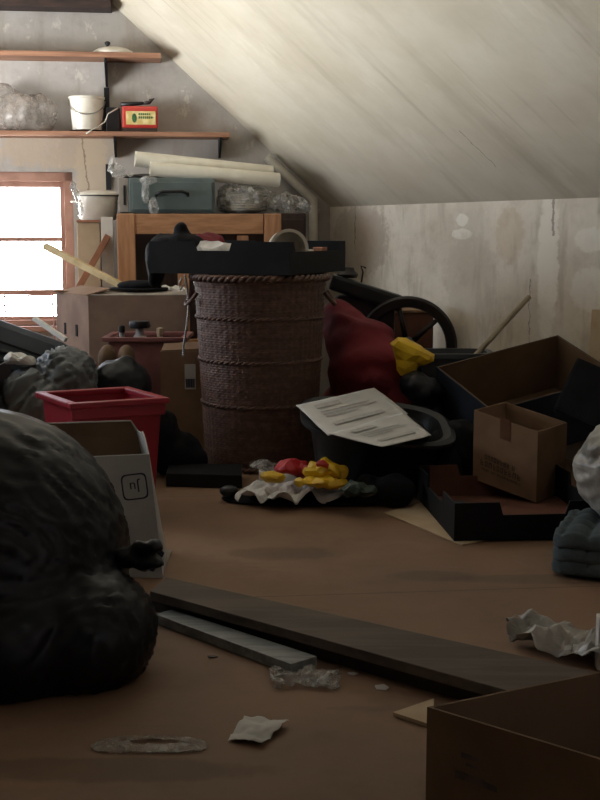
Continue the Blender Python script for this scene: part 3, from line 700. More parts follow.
# ------------------------------------------------------------------ wicker basket
BC = V((P(260, 275, 4.85).x, 4.85, 0)); BH = P(260, 275, 4.6).z - .004
t = thing('wicker_basket', 'tall round brown wicker laundry basket carrying a black tray', 'basket')
def brad(z): 
    k = z / BH; return .222 + (.262 - .222) * k + .012 * max(0, (k - .93) / .07)
def weave():
    bm = BM(); rows, seg = 78, 360; rings = []
    for j in range(rows * 3 + 1):
        z = .012 + (BH - .02) * j / (rows * 3); row = j // 3; ring = []
        for k in range(seg):
            a = 2 * math.pi * k / seg
            bulge = math.sin(math.pi * ((j % 3) / 3 + .17))
            r = brad(z) + .0007 * math.cos(60 * a) + .0008 * math.cos(60 * a + math.pi * row) * bulge + .0034 * bulge + .002 * noise.noise(V((a * 8, z * 30, 0)))
            ring.append(bm.verts.new(V((BC.x + r * math.cos(a), BC.y + r * math.sin(a), z))))
        rings.append(ring)
    inner = [[bm.verts.new(V((BC.x + (brad(z) - .016) * math.cos(2 * math.pi * k / seg), BC.y + (brad(z) - .016) * math.sin(2 * math.pi * k / seg), z))) for k in range(seg)] for z in (BH - .008, .03)]
    rings = rings + inner
    for A, B in zip(rings, rings[1:]):
        for k in range(seg): bm.faces.new((A[k], A[(k + 1) % seg], B[(k + 1) % seg], B[k]))
    bm.faces.new(rings[0][::-1]); bm.faces.new(rings[-1]); return bm
obj('woven_body', weave(), 'wicker', t, smooth=True)
def braid(z, r, amp=.006, rad=.008):
    bm = BM()
    for ph in (0, math.pi):
        tube(bm, [V((BC.x + (r + amp * math.cos(30 * a + ph)) * math.cos(a), BC.y + (r + amp * math.cos(30 * a + ph)) * math.sin(a), z + amp * math.sin(30 * a + ph))) for a in [2 * math.pi * k / 360 for k in range(361)]], rad, 6)
    return bm
for py in (320, 364, 409):
    z = P(260, py, 4.6).z; obj('woven_band', braid(z, brad(z) + .002, .004, .005), 'wicker', t, smooth=True)
obj('rim', braid(BH - .012, brad(BH) - .002, .007, .009), 'wicker', t, smooth=True)
obj('base_ring', braid(.012, brad(0) + .002, .005, .0065), 'wicker', t, smooth=True)
for s in (-1, 1):
    ha = math.pi + .25 if s < 0 else -.1
    e = V((math.cos(ha), math.sin(ha), 0)); f = V((-e.y, e.x, 0)); rr = brad(BH * .95)
    obj('handle', tube(BM(), [V((BC.x, BC.y, BH - .07)) + e * (rr + .003 + .035 * math.sin(q)) + f * (-.06 * math.cos(q)) - Z * .05 * math.sin(q) for q in [math.pi * k / 14 for k in range(15)]], .008, 8), 'wicker', t, smooth=True)
# chain hanging from the tray
t = thing('bead_chain', 'shiny bead chain hanging at the left side of the wicker basket', 'chain')
# ------------------------------------------------------------------ black trays
def produce_tray(O, ex, ey, Lx, Ly, H, label, nm='produce_tray', m='black_card', notch=(.28, .72, .66), enotch=(.28, .72, .66), inner=None):
    """O front-left bottom corner; ex along front, ey to the back"""
    t = thing(nm, label, 'tray', 'black cardboard trays'); w = .006
    def side(A, d, L, n, nt):
        low = H * nt[2]; ca, cb = L * nt[0], L * nt[1]
        pts = [(0, 0), (L, 0), (L, H), (cb, H), (cb - .012, low), (ca + .012, low), (ca, H), (0, H)]
        return prism(BM(), pts, w, basis(A, d, n, Z))
    obj('side_panel', side(O, ex, Lx, ey, notch), m, t); obj('side_panel', side(O + ey * (Ly - w), ex, Lx, ey, notch), inner or m, t)
    obj('end_panel', side(O + ey * w, ey, Ly - 2 * w, ex, enotch), m, t); obj('end_panel', side(O + ex * (Lx - w) + ey * w, ey, Ly - 2 * w, ex, enotch), m, t)
    obj('tray_floor', hexa(BM(), O + ex * w + ey * w, ex * (Lx - 2 * w), ey * (Ly - 2 * w), V((0, 0, .006))), inner or m, t)
    for dx, dy in ((w, w), (Lx - w - .03, w), (w, Ly - w - .03), (Lx - w - .03, Ly - w - .03)):
        obj('corner_post', hexa(BM(), O + ex * dx + ey * dy + Z * .006, ex * .03, ey * .03, V((0, 0, H - .007))), m, t)
    return t
th1 = R(-24); ex = V((math.cos(th1), math.sin(th1), 0)); ey = V((-ex.y, ex.x, 0))
nc = P(290, 274, 4.56)                     # near corner of the tray, bottom
Lx, Ly = .615, .56; tz = BH + .004
O = V((nc.x, nc.y, tz)) - ex * Lx
H1 = P(290, 242, 4.56).z - tz
produce_tray(O, ex, ey, Lx, Ly, H1, 'black tray balanced on top of the wicker basket', notch=(.33, .60, .72), enotch=(.06, .93, .7))
TO, TX, TY, TZ = O, ex, ey, tz + .007
tz = TZ
def tp(a, b, z=0): return TO + TX * a + TY * b + V((0, 0, z + .007))
def tray_pt(a, b, h): return V((TO.x, TO.y, 0)) + TX * a + TY * b + V((0, 0, TZ + h))
o = obj('white_cloth', lump([(tray_pt(.24, .14, .06), (.1, .1, .055)), (tray_pt(.17, .16, .08), (.06, .07, .04)), (tray_pt(.32, .18, .04), (.06, .08, .04))], .01, 5, TZ + .001, .014, (10, 10, 8), .003, facet=.08), 'white_cloth')
meta(o, 'white crumpled cloth showing in the notch of the upper tray', 'cloth')
c = tray_pt(.555, .2, 0)
t2 = thing('white_mug', 'white enamel mug lying on its side in the upper tray', 'mug')
c = tray_pt(.50, .22, .09)
Mx = T(c) @ RZ(10) @ RX(90)
obj('mug_body', lathe(BM(), [(.02, -.06), (.068, -.06), (.074, .06), (.078, .062), (.066, .06), (.062, -.05), (.02, -.05)], 32, Mx), 'enamel', t2, smooth=True, auto=40)
obj('handle', tube(BM(), [c + V((.072 + .03 * math.sin(q), .035 * math.cos(q), -.01)) for q in [math.pi * k / 8 for k in range(9)]], .006, 8), 'enamel', t2, smooth=True)
o = obj('tube_roll', tube(BM(), [tray_pt(.56, .1, .03), tray_pt(.555, .33, .036)], .022, 20), 'white_cloth', smooth=True, auto=50); meta(o, 'short white tube at the right end of the upper tray', 'tube')
o = obj('wood_block', box(BM(), (.045, .05, .09), T(tray_pt(.555, .43, .048)) @ RZ(-24)), 'brace_wood', bevel=.003); meta(o, 'small brown wood block in the back corner of the upper tray', 'block')
o = obj('red_cloth', lump([(tray_pt(.1, .3, .09), (.08, .07, .06)), (tray_pt(.06, .3, .05), (.06, .07, .05))], .009, 5, TZ + .001, .014, (12, 12, 12), .003), 'red_cloth', smooth=True); meta(o, 'small red cloth bundle in the upper tray behind the black bag', 'cloth')
o = obj('black_pouch', lump([(tray_pt(.09, .13, .09), (.085, .07, .06)), (tray_pt(.07, .14, .145), (.035, .04, .055)), (tray_pt(-.005, .14, .11), (.06, .1, .035)), (tray_pt(-.045, .13, .04), (.038, .12, .10)), (tray_pt(-.035, .1, -.03), (.025, .08, .035))], .008, 6, None, .012, (8, 8, 5), .003), 'black_cloth', smooth=True)
meta(o, 'black cloth pouch flopping over the left end of the upper tray', 'pouch')
# the bead chain
cx = BC.x - .292; 
bm = BM(); pts = [V((cx + .012 * math.sin(k * .12), BC.y - .1, BH - .005 - k * .0085)) for k in range(38)]
for p in pts: bmesh.ops.create_icosphere(bm, subdivisions=1, radius=.0062, matrix=T(p))
obj('beads', bm, 'steel', t, smooth=True)
obj('hook', tube(BM(), [V((cx, BC.y - .1, BH + .0)), V((cx + .002, BC.y - .1, BH - .03)), V((cx - .02, BC.y - .1, BH - .06)), V((cx - .022, BC.y - .1, BH - .03)), V((cx - .014, BC.y - .1, BH - .012))], .004, 8), 'steel', t, smooth=True)

# dark flat board at the foot of the basket
A, B_ = G(166, 487, 0), G(242, 489, 0)
o = obj('black_box_lid', hexa(BM(), V((A.x, A.y, .002)), V((B_.x - A.x, B_.y - A.y, 0)), V((-.01, .21, 0)), V((0, 0, .05))), 'black_card', bevel=.004)
meta(o, 'flat black box lid on the floor in front of the basket', 'lid')
o = obj('black_sack', lump([(V((P(178, 440, 4.62).x, 4.62, .09)), (.09, .08, .09)), (V((P(166, 440, 4.6).x, 4.6, .13)), (.06, .06, .13)), (V((P(190, 450, 4.64).x, 4.6, .06)), (.08, .05, .06))], .01, 6, 0, .012, (8, 8, 5), .003, seed=2), 'black_cloth', smooth=True)
meta(o, 'small black cloth bag on the floor between red crate and basket', 'bag')

# ------------------------------------------------------------------ red crate
t = thing('storage_crate', 'bright red plastic crate, empty, behind the white carton', 'crate')
FL, FR = P(70, 404, 3.8), P(170, 402, 3.95); zR = (FL.z + FR.z) / 2
FL.z = FR.z = zR; a = FR - FL; BLx = G(34, 386, zR); b = V((BLx.x - FL.x, BLx.y - FL.y, 0))
# keep the crate square
an = a.normalized(); bp = V((-an.y, an.x, 0)); b = bp * .34 + an * -.03
a = an * (a.length); FLc = FL
def tap(O, a, b, h, ins, th):              # tapered open container, rim at O
    up4 = [O, O + a, O + a + b, O + b]; c = sum(up4, V()) / 4
    lo4 = [c + (p - c) * ins - Z * h for p in up4]; sc = 1 - 2 * th / a.length
    ui = [c + (p - c) * sc for p in up4]; li = [(c + (p - c) * sc * ins) - Z * (h - th) for p in up4]
    bm = BM(); U, Lo, UI, LI = [[bm.verts.new(p) for p in q] for q in (up4, lo4, ui, li)]
    for k in range(4):
        n = (k + 1) % 4
        bm.faces.new((Lo[k], Lo[n], U[n], U[k])); bm.faces.new((U[k], U[n], UI[n], UI[k])); bm.faces.new((UI[k], UI[n], LI[n], LI[k]))
    bm.faces.new(Lo[::-1]); bm.faces.new(LI); bmesh.ops.recalc_face_normals(bm, faces=bm.faces); return bm
sub = a.normalized() * .02 + b.normalized() * .02
HB = zR - .003
obj('crate_body', tap(FLc + sub - Z * .004, a - a.normalized() * .04, b - b.normalized() * .04, HB - .004, .84, .006), 'red_plastic', t, bevel=.003)
bm = BM(); rw = .032; ar, br = a.normalized() * rw, b.normalized() * rw
O0 = FLc - Z * .012
hexa(bm, O0, a, br, V((0, 0, .02))); hexa(bm, O0 + b - br, a, br, V((0, 0, .02))); hexa(bm, O0 + br, ar, b - 2 * br, V((0, 0, .02))); hexa(bm, O0 + a - ar + br, ar, b - 2 * br, V((0, 0, .02)))
obj('rim', bm, 'red_plastic', t, bevel=.005)
bm = BM(); ff = a.normalized()
for q in (0,): hexa(bm, FLc + a * .03 - Z * .05 + b.normalized() * .012, a * .94, b.normalized() * .012, V((0, 0, .04)))
obj('rim_skirt', bm, 'red_plastic', t, bevel=.004)
bm = BM(); hexa(bm, FLc + a * .38 - Z * .105 + b.normalized() * .016, a * .24, b.normalized() * .014, V((0, 0, .028))); obj('grip', bm, 'black_plastic', t, bevel=.006)

# ------------------------------------------------------------------ white carton by the bin bag
t = thing('carton', 'white printed carton with open top beside the black bin bag', 'carton')
br_ = G(163, 579, 0); tr_ = P(149, 454, br_.y + .04)
fl = V((br_.x - .36, br_.y + .03, .002)); frb = V((br_.x, br_.y, .002)); ft_r = tr_; ft_l = V((tr_.x - .33, tr_.y + .03, tr_.z - .02))
bkb = V((-.02, .27, 0))
zb4 = P(131, 420, br_.y + .3)
def panel(bm, q, nrm, th=.004):
    vs = [bm.verts.new(p) for p in q]; ws = [bm.verts.new(p + nrm * th) for p in q]; n = len(q)
    fs = [bm.faces.new(vs), bm.faces.new(ws[::-1])] + [bm.faces.new((vs[i], ws[i], ws[(i + 1) % n], vs[(i + 1) % n])) for i in range(n)]
    bmesh.ops.recalc_face_normals(bm, faces=fs); return bm
yv = V((0, 1, 0))
front = panel(BM(), [fl, frb, ft_r, ft_l], yv); obj('front_panel', front, 'white_card', t)
bkr_b = frb + bkb; bkr_t = zb4; bkl_t = V((zb4.x - .3, zb4.y, zb4.z - .01))
obj('back_panel', panel(BM(), [fl + bkb, bkr_b, V((bkr_t.x + .02, bkr_t.y, bkr_t.z - .03)), bkr_t, bkl_t], -yv), 'white_card', t)
obj('lining', panel(BM(), [fl + bkb - yv * .006, bkr_b - yv * .006, V((bkr_t.x + .016, bkr_t.y - .006, bkr_t.z - .034)), bkr_t - yv * .006 - Z * .003, bkl_t - yv * .006 - Z * .003], -yv, .002), 'card_dark', t)
# right side with curved cut-out
pts = [frb + yv * .005, bkr_b - yv * .005, V((bkr_t.x + .02, bkr_t.y - .005, bkr_t.z - .03))]
e0 = V((bkr_t.x + .02, bkr_t.y - .005, bkr_t.z - .03)); e1 = ft_r + yv * .005
for k in range(1, 8):
    q = k / 8; p = e0.lerp(e1, q); p.z += .03 * math.sin(math.pi * q) * (1 if q > .4 else .6); pts.append(p)
pts.append(e1)
obj('side_panel', panel(BM(), pts, V((-1, 0, 0)), .004), 'white_card', t)
obj('side_panel', panel(BM(), [fl + yv * .005, fl + bkb - yv * .005, bkl_t - yv * .005, ft_l + yv * .005], V((1, 0, 0)), .004), 'white_card', t)
obj('bottom_panel', hexa(BM(), fl + yv * .005, V((frb.x - fl.x - .004, 0, 0)), V((-.0, .25, 0)), V((0, 0, .004))), 'card_grey', t)
fu = (frb - fl).normalized(); fvv = (ft_r - frb); fvv = (fvv - fu * fvv.dot(fu)).normalized(); fnn = fu.cross(fvv); fnn = fnn if fnn.y < 0 else -fnn
cL = P(134, 487, br_.y + .025)
Mf = basis(cL + fnn * .002, fu, fvv, fnn)
cL = cL - fnn * ((cL - frb).dot(fnn)) ; Mf = basis(cL + fnn * .001, fu, fvv, fnn) @ RZ(8)
bm = BM(); hw, hh, rr = .036, .036, .01; n = 40; prev = []
def rr_pt(a, w, h): 
    f = rrect(w, h, 6)(a); return V((f * math.cos(a), f * math.sin(a), 0))
ring = [[bm.verts.new(Mf @ rr_pt(2 * math.pi * k / n, hw - q, hh - q)) for k in range(n)] for q in (0, .004)]
for k in range(n): bm.faces.new((ring[0][k], ring[0][(k + 1) % n], ring[1][(k + 1) % n], ring[1][k]))
obj('print', bm, 'ink', t)
bm = BM(); text(bm, 'Ju', .040, Mf @ T(.0, 0, .0003) @ RZ(180), .0003)
obj('lettering', bm, 'ink', t)
bm = BM(); Mg = basis(V(P(146, 553, br_.y + .01)), fu, fvv, fnn); Mg.translation = Mg.translation - fnn * ((Mg.translation - frb).dot(fnn)) + fnn * .001
lathe(bm, [(.03, 0), (.031, .001), (.002, .001)], 24, Mg @ T(.01, -.01, 0), lambda a: 1 + .35 * math.sin(3 * a) + .2 * math.sin(5 * a + 1)); obj('print', bm, 'ink', t)

# ------------------------------------------------------------------ the big black bin bag
YG = 2.62
t = thing('bin_bag', 'huge full black bin bag in the left foreground', 'bin bag')
def Eb(px, py, Y, rx, ry, rz): return (P(px, py, Y), (rx, ry, rz))
knot = P(118, 562, 2.62)
body = lump([Eb(-20, 560, 2.66, .335, .34, .345), Eb(0, 625, 2.54, .27, .27, .18),
             Eb(88, 632, 2.5, .145, .18, .135)], .013, 14, 0, .007, (5, 5, 2), .0005, focus=knot, seed=1)
obj('bag_body', body, 'bin_bag', t, smooth=True)
kp = P(126, 556, 2.6)
obj('tied_neck', lump([(kp, (.035, .03, .026)), (P(140, 551, 2.6), (.035, .025, .024)), (P(154, 544, 2.6), (.016, .02, .022)), (P(150, 562, 2.6), (.03, .02, .017)), (P(136, 562, 2.6), (.03, .02, .024))], .006, 4, None, .01, (20, 20, 20), .003), 'bin_bag', t, smooth=True)

# ------------------------------------------------------------------ right-back things
# old machine with spoked wheel
WY = 5.25
t = thing('hand_wheel_machine', 'dark old machine with a large spoked hand wheel against the knee wall', 'machine')
wc = P(407, 346, WY); RW = 50 * WY / 1200
Mx = T(wc) @ RZ(-8) @ RX(90)
w = obj('hand_wheel', lathe(BM(), [(RW - .045, -.018), (RW - .01, -.022), (RW, -.012), (RW, .012), (RW - .01, .022), (RW - .045, .018), (RW - .05, 0)], 64, Mx), 'iron', t, smooth=True, auto=50)
me = w.data
bmw = BM(); bmw.from_mesh(me); bmesh.ops.delete(bmw, geom=[f for f in bmw.faces if len(f.verts) > 20], context='FACES_ONLY')
bmw.verts.ensure_lookup_table()
for k in range(64): bmw.faces.new((bmw.verts[6 * 64 + k], bmw.verts[6 * 64 + (k + 1) % 64], bmw.verts[(k + 1) % 64], bmw.verts[k]))
bmesh.ops.recalc_face_normals(bmw, faces=bmw.faces); bmw.to_mesh(me); bmw.free()
me.polygons.foreach_set('use_smooth', [True] * len(me.polygons))
obj('hub', lathe(BM(), [(.01, -.05), (.035, -.05), (.04, -.02), (.04, .02), (.035, .05), (.01, .05)], 24, Mx), 'iron', w, smooth=True, auto=40)
for k in range(6):
    q = R(42 + 60 * k); obj('spoke', tube(BM(), [Mx @ V((.035 * math.cos(q), .035 * math.sin(q), 0)), Mx @ V(((RW - .04) * math.cos(q), (RW - .04) * math.sin(q), 0))], [.013, .010], 10), 'iron', w, smooth=True)
bc = P(366, 296, WY + .02)
bm = BM(); box(bm, (.26, .2, bc.z - .004), T(bc.x, WY + .14, bc.z / 2)); obj('machine_body', bm, 'iron', t, bevel=.02)
A_, B2 = P(330, 281, WY + .08), P(402, 304, WY + .08)
plank('top_arm', A_, B2, .14, .07, 'black_plastic', None, None, Z, .015, t)
obj('axle', tube(BM(), [wc + V((0, -.06, 0)), wc + V((-.02, .2, 0))], .02, 16), 'iron', t, smooth=True, auto=50)
obj('upper_knob', lathe(BM(), [(.03, 0), (.045, .0), (.05, .015), (.035, .03), (.03, .045), (.005, .048)], 28, T(P(347, 281, WY + .08)) @ T(0, 0, .015)), 'iron', t, smooth=True, auto=50)
obj('lever', tube(BM(), [P(361, 285, WY + .1), P(363, 272, WY + .1), P(361, 266, WY + .1), P(366, 268, WY + .1)], .004, 8), 'iron', t, smooth=True)
for dx in (-.1, .1): 
    pass
# brown carton behind the wheel
c0_ = P(401, 311, 5.52); c1_ = P(434, 311, 5.52)
t = thing('carton', 'small red-brown carton seen through the spokes of the wheel', 'carton')
obj('body', box(BM(), (c1_.x - c0_.x + .04, .2, c0_.z - .012), T((c0_.x + c1_.x) / 2 - .02, 5.64, (c0_.z - .012) / 2 + .002)), 'card_red', t, bevel=.003)
obj('lid', hexa(BM(), V((c0_.x - .04, 5.53, c0_.z - .008)), V((c1_.x - c0_.x + .045, 0, 0)), V((0, .2, .03)), V((0, 0, .01))), 'card', t)
# red tent bag
o = obj('duffel_bag', lump([E(348, 330, 5.12, (.10, .13, .10)), E(362, 350, 5.05, (.15, .16, .14)), E(372, 372, 4.98, (.19, .18, .15)), (V((P(372, 400, 5.0).x, 5.02, .16)), (.24, .19, .19)), E(338, 314, 5.16, (.06, .08, .06)), (V((P(404, 400, 4.95).x, 4.93, .19)), (.13, .16, .17))], .014, 18, 0, .022, (4, 4, 7), .002, seed=6), 'red_cloth', smooth=True)
meta(o, 'slumped dark red fabric bag right of the wicker basket', 'bag')
# black bin with yellow bag
bz = P(450, 352, 4.98).z; 
t = thing('bin', 'dark grey open tub beside the red bag under the wheel', 'tub')
bxc = V((P(452, 352, 5.0).x, 5.02, 0))
f_ = rrect(1, .75, 4)
obj('tub_body', lathe(BM(), [(.02, .002), (.12, .002), (.15, bz - .02), (.17, bz - .02), (.17, bz), (.145, bz), (.115, .012), (.02, .012)], 60, T(bxc), f_), 'grey_plastic', t, smooth=True, auto=40)
o = obj('yellow_bag', lump([E(410, 352, 4.78, (.065, .06, .045)), E(424, 358, 4.78, (.045, .05, .03)), E(406, 366, 4.78, (.045, .05, .05)), E(402, 345, 4.78, (.05, .05, .03))], .008, 10, None, .006, (9, 9, 9), .002, seed=4, facet=.03), 'yellow_bag')
meta(o, 'bright yellow plastic bag wedged between red bag and dark tub', 'bag')
o = obj('black_sack', lump([E(425, 392, 4.72, (.08, .1, .06)), (V((P(425, 400, 4.72).x, 4.72, .16)), (.09, .12, .15)), E(415, 384, 4.72, (.06, .09, .05))], .01, 6, 0, .012, (8, 8, 5), .003, seed=12), 'bin_bag', smooth=True)
meta(o, 'black plastic sack below the yellow bag', 'sack')
# rod leaning on the knee wall
pa = KP(529, 297, .02); pb = P(474, 357, 4.95)
t = thing('wooden_rod', 'thin pale wooden rod leaning against the knee wall', 'rod')
dir_ = (pb - pa); low = pa + dir_ * 1.04
obj('shaft', tube(BM(), [pa, pa.lerp(low, .5), low], .011, 12), 'rod_wood', t, smooth=True, auto=50)
# tan board at the right edge
t = thing('offcut_board', 'narrow pale board leaning on the knee wall at the right edge', 'board')
p0_ = KP(589, 309, .03); b0_ = G(0, 0, 0)
bm = BM(); q = p0_ + ku * .02; hexa(bm, V((q.x, q.y, q.z)) + kn * -.01, ku * .14 , kn * .012, V((kn.x * .03, kn.y * .03, -q.z + .002)))
obj('board', bm, 'card_pale', t)

# big blue carton, tilted
YA = 4.74
A = P(436, 367, YA); B_ = P(558, 335, 4.93); D = P(497, 410, YA - .34)
e1 = B_ - A; e2 = (D - A); e2 = e2 - e1 * (e2.dot(e1) / e1.length_squared) * .6
e3 = e1.cross(e2).normalized(); e3 = e3 if e3.z < 0 else -e3
t = thing('carton', 'large open carton, blue outside and brown inside, tilted against the wall', 'carton')
hB = .25
bm = open_box(BM(), A, e1, e2, e3 * hB, .004); obj('outer_shell', bm, 'card_blue', t)
bm = open_box(BM(), A + e1.normalized() * .0045 + e2.normalized() * .0045 - e3 * .001, e1 - e1.normalized() * .009, e2 - e2.normalized() * .009, e3 * (hB - .004), .003); obj('inner_lining', bm, 'card_dark', t)
# supports under the tilted carton
lowz = min((A + e3 * hB).z, (D + e3 * hB).z)
# produce tray on the floor with the brown box in it
Fc = G(454, 543, 0); Lc = G(411, 492, 0)
ey2 = (Lc - Fc).normalized(); ex2 = V((ey2.y, -ey2.x, 0)); ex2 = ex2 if ex2.x > 0 else -ex2
Ly2 = min((Lc - Fc).length, .6)
Lx2 = .50
produce_tray(V((Fc.x, Fc.y, .006)), ex2, ey2, Lx2, Ly2, .118, 'black tray on the floor holding a brown carton', inner='card_red')
FB = G(540, 503, .015); LBp = G(476, 494, .015)
e1b = (FB - LBp); e1b.z = 0; nb = V((-e1b.y, e1b.x, 0)).normalized(); nb = nb if nb.y > 0 else -nb
# keep it inside the tray
sh = V((0.0, .0, 0))
zbx = P(537, 432, FB.y).z; hbx = .285
t = thing('carton', 'small brown carton with faded print standing in the floor tray', 'carton')
O = V((LBp.x, LBp.y, zbx)) + sh; lean = V((-.006, 0, 0))
dpt = .27
O = P(474, 410, LBp.y); Ft_ = P(538, 432, FB.y); e1b = Ft_ - O; dpt = .25
bm = open_box(BM(), O, e1b, nb * dpt, V((0, 0, -(Ft_.z - .016))), .004); obj('body', bm, 'card', t)
un = e1b.normalized(); fo_ = -nb
Mc = basis(O + e1b * .5 - Z * .03 + fo_ * .0015, un, Z, fo_)
obj('tape', box(BM(), (.04, .075, .001), Mc @ T(.0, .0, 0)), 'tape', t)
bm = BM()
random.seed(3)
for (zz, x0_, x1_, h_) in ((-.125, -.07, .05, .017), (-.15, -.085, .07, .02), (-.172, -.08, .07, .008)):
    x = x0_
    while x < x1_:
        w_ = h_ * random.uniform(.5, .75)
        if random.random() < .12: x += w_; continue
        y0 = zz - .06 * 0
        k = random.random(); Mq = Mc @ RZ(-3)
        box(bm, (w_ * .22, h_, .0008), Mq @ T(x, y0, .0003)); 
        if k < .8: box(bm, (w_ * .22, h_, .0008), Mq @ T(x + w_ * .6, y0, .0003))
        box(bm, (w_ * .7, h_ * .2, .0008), Mq @ T(x + w_ * .3, y0 + (h_ * .4 if k < .5 else 0), .0003))
        if k > .3: box(bm, (w_ * .7, h_ * .2, .0008), Mq @ T(x + w_ * .3, y0 - h_ * .4, .0003))
        x += w_ * 1.25
obj('print', bm, 'ink_faded', t)
# cardboard sheet under the tray
q = [G(384, 514, 0), G(425, 503, 0), G(500, 538, 0), G(462, 546, 0)]
bm = BM(); panel(bm, [p + Z * .001 for p in q], Z, .004); o = obj('cardboard_sheet', bm, 'card_pale', None); meta(o, 'flat cardboard sheet under the floor tray', 'cardboard')
# black case tilted on the brown carton
cA, cB, cC = P(553, 408, 4.02), P(577, 356, 4.1), P(632, 380, 4.0)
t = thing('black_case', 'black soft case tilted above the small brown carton', 'case')
ea, eb = cB - cA, cC - cB; ec = ea.cross(eb).normalized() * .07; ec = ec if ec.y > 0 else -ec
obj('case_body', hexa(BM(), cA, ea, eb, ec), 'black_cloth', t, bevel=.012)
obj('zip', hexa(BM(), cA + ec * .45 + ea * .02 - eb.normalized() * .002, ea * .96, eb * .01, ec * .08), 'black_metal', t)
# dark sacks filling behind the tray, carrying the tilted carton and the case
o = obj('black_sack', lump([(V((P(455, 440, 4.5).x, 4.42, .12)), (.11, .1, .13)), (V((P(448, 440, 4.3).x, 4.28, .09)), (.05, .05, .09))], .011, 6, 0, .012, (8, 8, 5), .003, seed=22), 'black_cloth', smooth=True)
meta(o, 'black cloth bundle behind the left corner of the floor tray', 'bundle')
o = obj('black_sack', lump([(V((1.11, 4.16, .12)), (.10, .14, .12)), (V((1.1, 4.02, .17)), (.08, .1, .11))], .012, 6, 0, .015, (8, 8, 5), .003, seed=23), 'black_cloth', smooth=True)
meta(o, 'black plastic sack on the floor at the right, under the black case', 'sack')
# folded quilt and clear bag
t = thing('folded_quilt', 'grey-blue quilted blanket folded on the floor at the right edge', 'blanket')
qa = G(572, 580, 0); 
for k in range(3):
    n = 60; z0 = .003 + k * .038; w_, d_ = .5 - .01 * k, .36
    Mq = T(qa.x + .235 - .004 * k, qa.y + .1, z0) @ RZ(-22)
    bm = BM(); top = []; bot = []
    for j in range(n + 1):
        r1, r2 = [], []
        for i in range(n + 1):
            u, w = i / n * 2 - 1, j / n * 2 - 1
            e = (max(0, 1 - abs(u) ** 10) * max(0, 1 - abs(w) ** 10)) ** .35
            rc = 1 / max(1, (abs(u) ** 7 + abs(w) ** 7) ** (1 / 7)); u *= rc; w *= rc
            pf = .012 * (abs(math.sin(u * 11)) * abs(math.sin(w * 8))) ** .5 + .003 * noise.noise(V((u * 3, w * 3, k * 5)))
            r1.append(bm.verts.new(Mq @ V((u * w_ / 2, w * d_ / 2, .0195 + .0175 * e + pf * 2 * e)))); r2.append(bm.verts.new(Mq @ V((u * w_ / 2, w * d_ / 2, .0195 - .0175 * e))))
        top.append(r1); bot.append(r2)
    for j in range(n):
        for i in range(n):
            bm.faces.new((top[j][i], top[j][i + 1], top[j + 1][i + 1], top[j + 1][i])); bm.faces.new((bot[j][i], bot[j + 1][i], bot[j + 1][i + 1], bot[j][i + 1]))
    bmesh.ops.remove_doubles(bm, verts=bm.verts, dist=1e-5)
    obj('quilt_layer', bm, 'blanket', t, smooth=True)
zq2 = .003 + 3 * .038 + .004
cb = P(646, 460, 3.38)
o = obj('plastic_sack', lump([(V((cb.x, 3.42, zq2 + .13)), (.19, .15, .13)), (V((cb.x - .06, 3.4, zq2 + .17)), (.11, .12, .11)), (V((cb.x - .02, 3.38, zq2 + .06)), (.13, .12, .07))], .011, 10, zq2, .012, (5, 5, 4), .002, focus=V((cb.x + .1, 3.3, zq2 + .3)), seed=5), 'white_bag', smooth=True)
meta(o, 'shiny pale plastic sack resting on the folded quilt', 'sack')

# ------------------------------------------------------------------ tub with papers
t = thing('plastic_tub', 'wide black tub tilted forward under two sheets of paper', 'tub')
tc = V((P(370, 420, 4.35).x, 4.40, 0)); tilt = RX(9) @ RY(7)
Tm = T(tc.x, tc.y, .03) @ tilt; zh = .24; sh_ = rrect(1, .86, 3.2)
obj('tub_body', lathe(BM(), [(.05, 0), (.17, 0), (.2, .02), (.25, zh - .03), (.268, zh - .015), (.285, zh - .02), (.285, zh - .008), (.265, zh), (.24, zh - .01), (.19, .03), (.05, .025)], 80, Tm, sh_), 'black_plastic', t, smooth=True, auto=40)
o = obj('dark_clothes', lump([(Tm @ V((0, 0, .19)), (.17, .15, .055)), (Tm @ V((.1, .02, .18)), (.1, .12, .06)), (Tm @ V((0, 0, .11)), (.16, .14, .08))], .012, 6, None, .01, (8, 8, 8), .003, seed=15), 'black_cloth', smooth=True)
meta(o, 'dark folded clothes filling the black tub', 'clothes')
def tl(x, y, z): return Tm @ V((x, y, z))
def paper(c4, label, seed):
    t = thing('paper_sheet', label, 'paper', 'printed papers on the black tub')
    p = obj('sheet', sheet(BM(), c4, 20, .003, 5, .0012, seed), 'paper', t, smooth=True)
    A, B, C, D = c4; n = (B - A).cross(D - A).normalized(); n = n if n.z > 0 else -n; bm = BM()
    random.seed(seed)
    for k, (w, L, hgt) in enumerate(((.14, .3, .12), (.36, .6, .03), (.44, .66, .03), (.52, .4, .03), (.72, .62, .09))):
        a, b = A.lerp(D, w), B.lerp(C, w)
        p0, p1 = a.lerp(b, .16), a.lerp(b, .16 + L); th = (D - A) * hgt
        hexa(bm, p0 + n * .0062, p1 - p0, th, n * .0005)
    obj('print', bm, mat('ink_grey_%d' % seed, (166, 164, 160), (184, 181, 176), 60, .8), t)
def tub_quad(pxs, z): 
    out = []
    O_ = Tm @ V((0, 0, z)); nn = (Tm.to_3x3() @ Z)
    for (px, py) in pxs:
        d = ray(px, py); out.append(CAM + d * ((O_ - CAM).dot(nn) / d.dot(nn)))
    return out
paper(tub_quad([(296, 406), (374, 388), (408, 414), (328, 436)], .256), 'printed white sheet lying at the back left of the black tub', 31)
paper(tub_quad([(330, 434), (404, 413), (431, 436), (382, 448)], .262), 'smaller printed sheet overlapping towards the front of the black tub', 32)
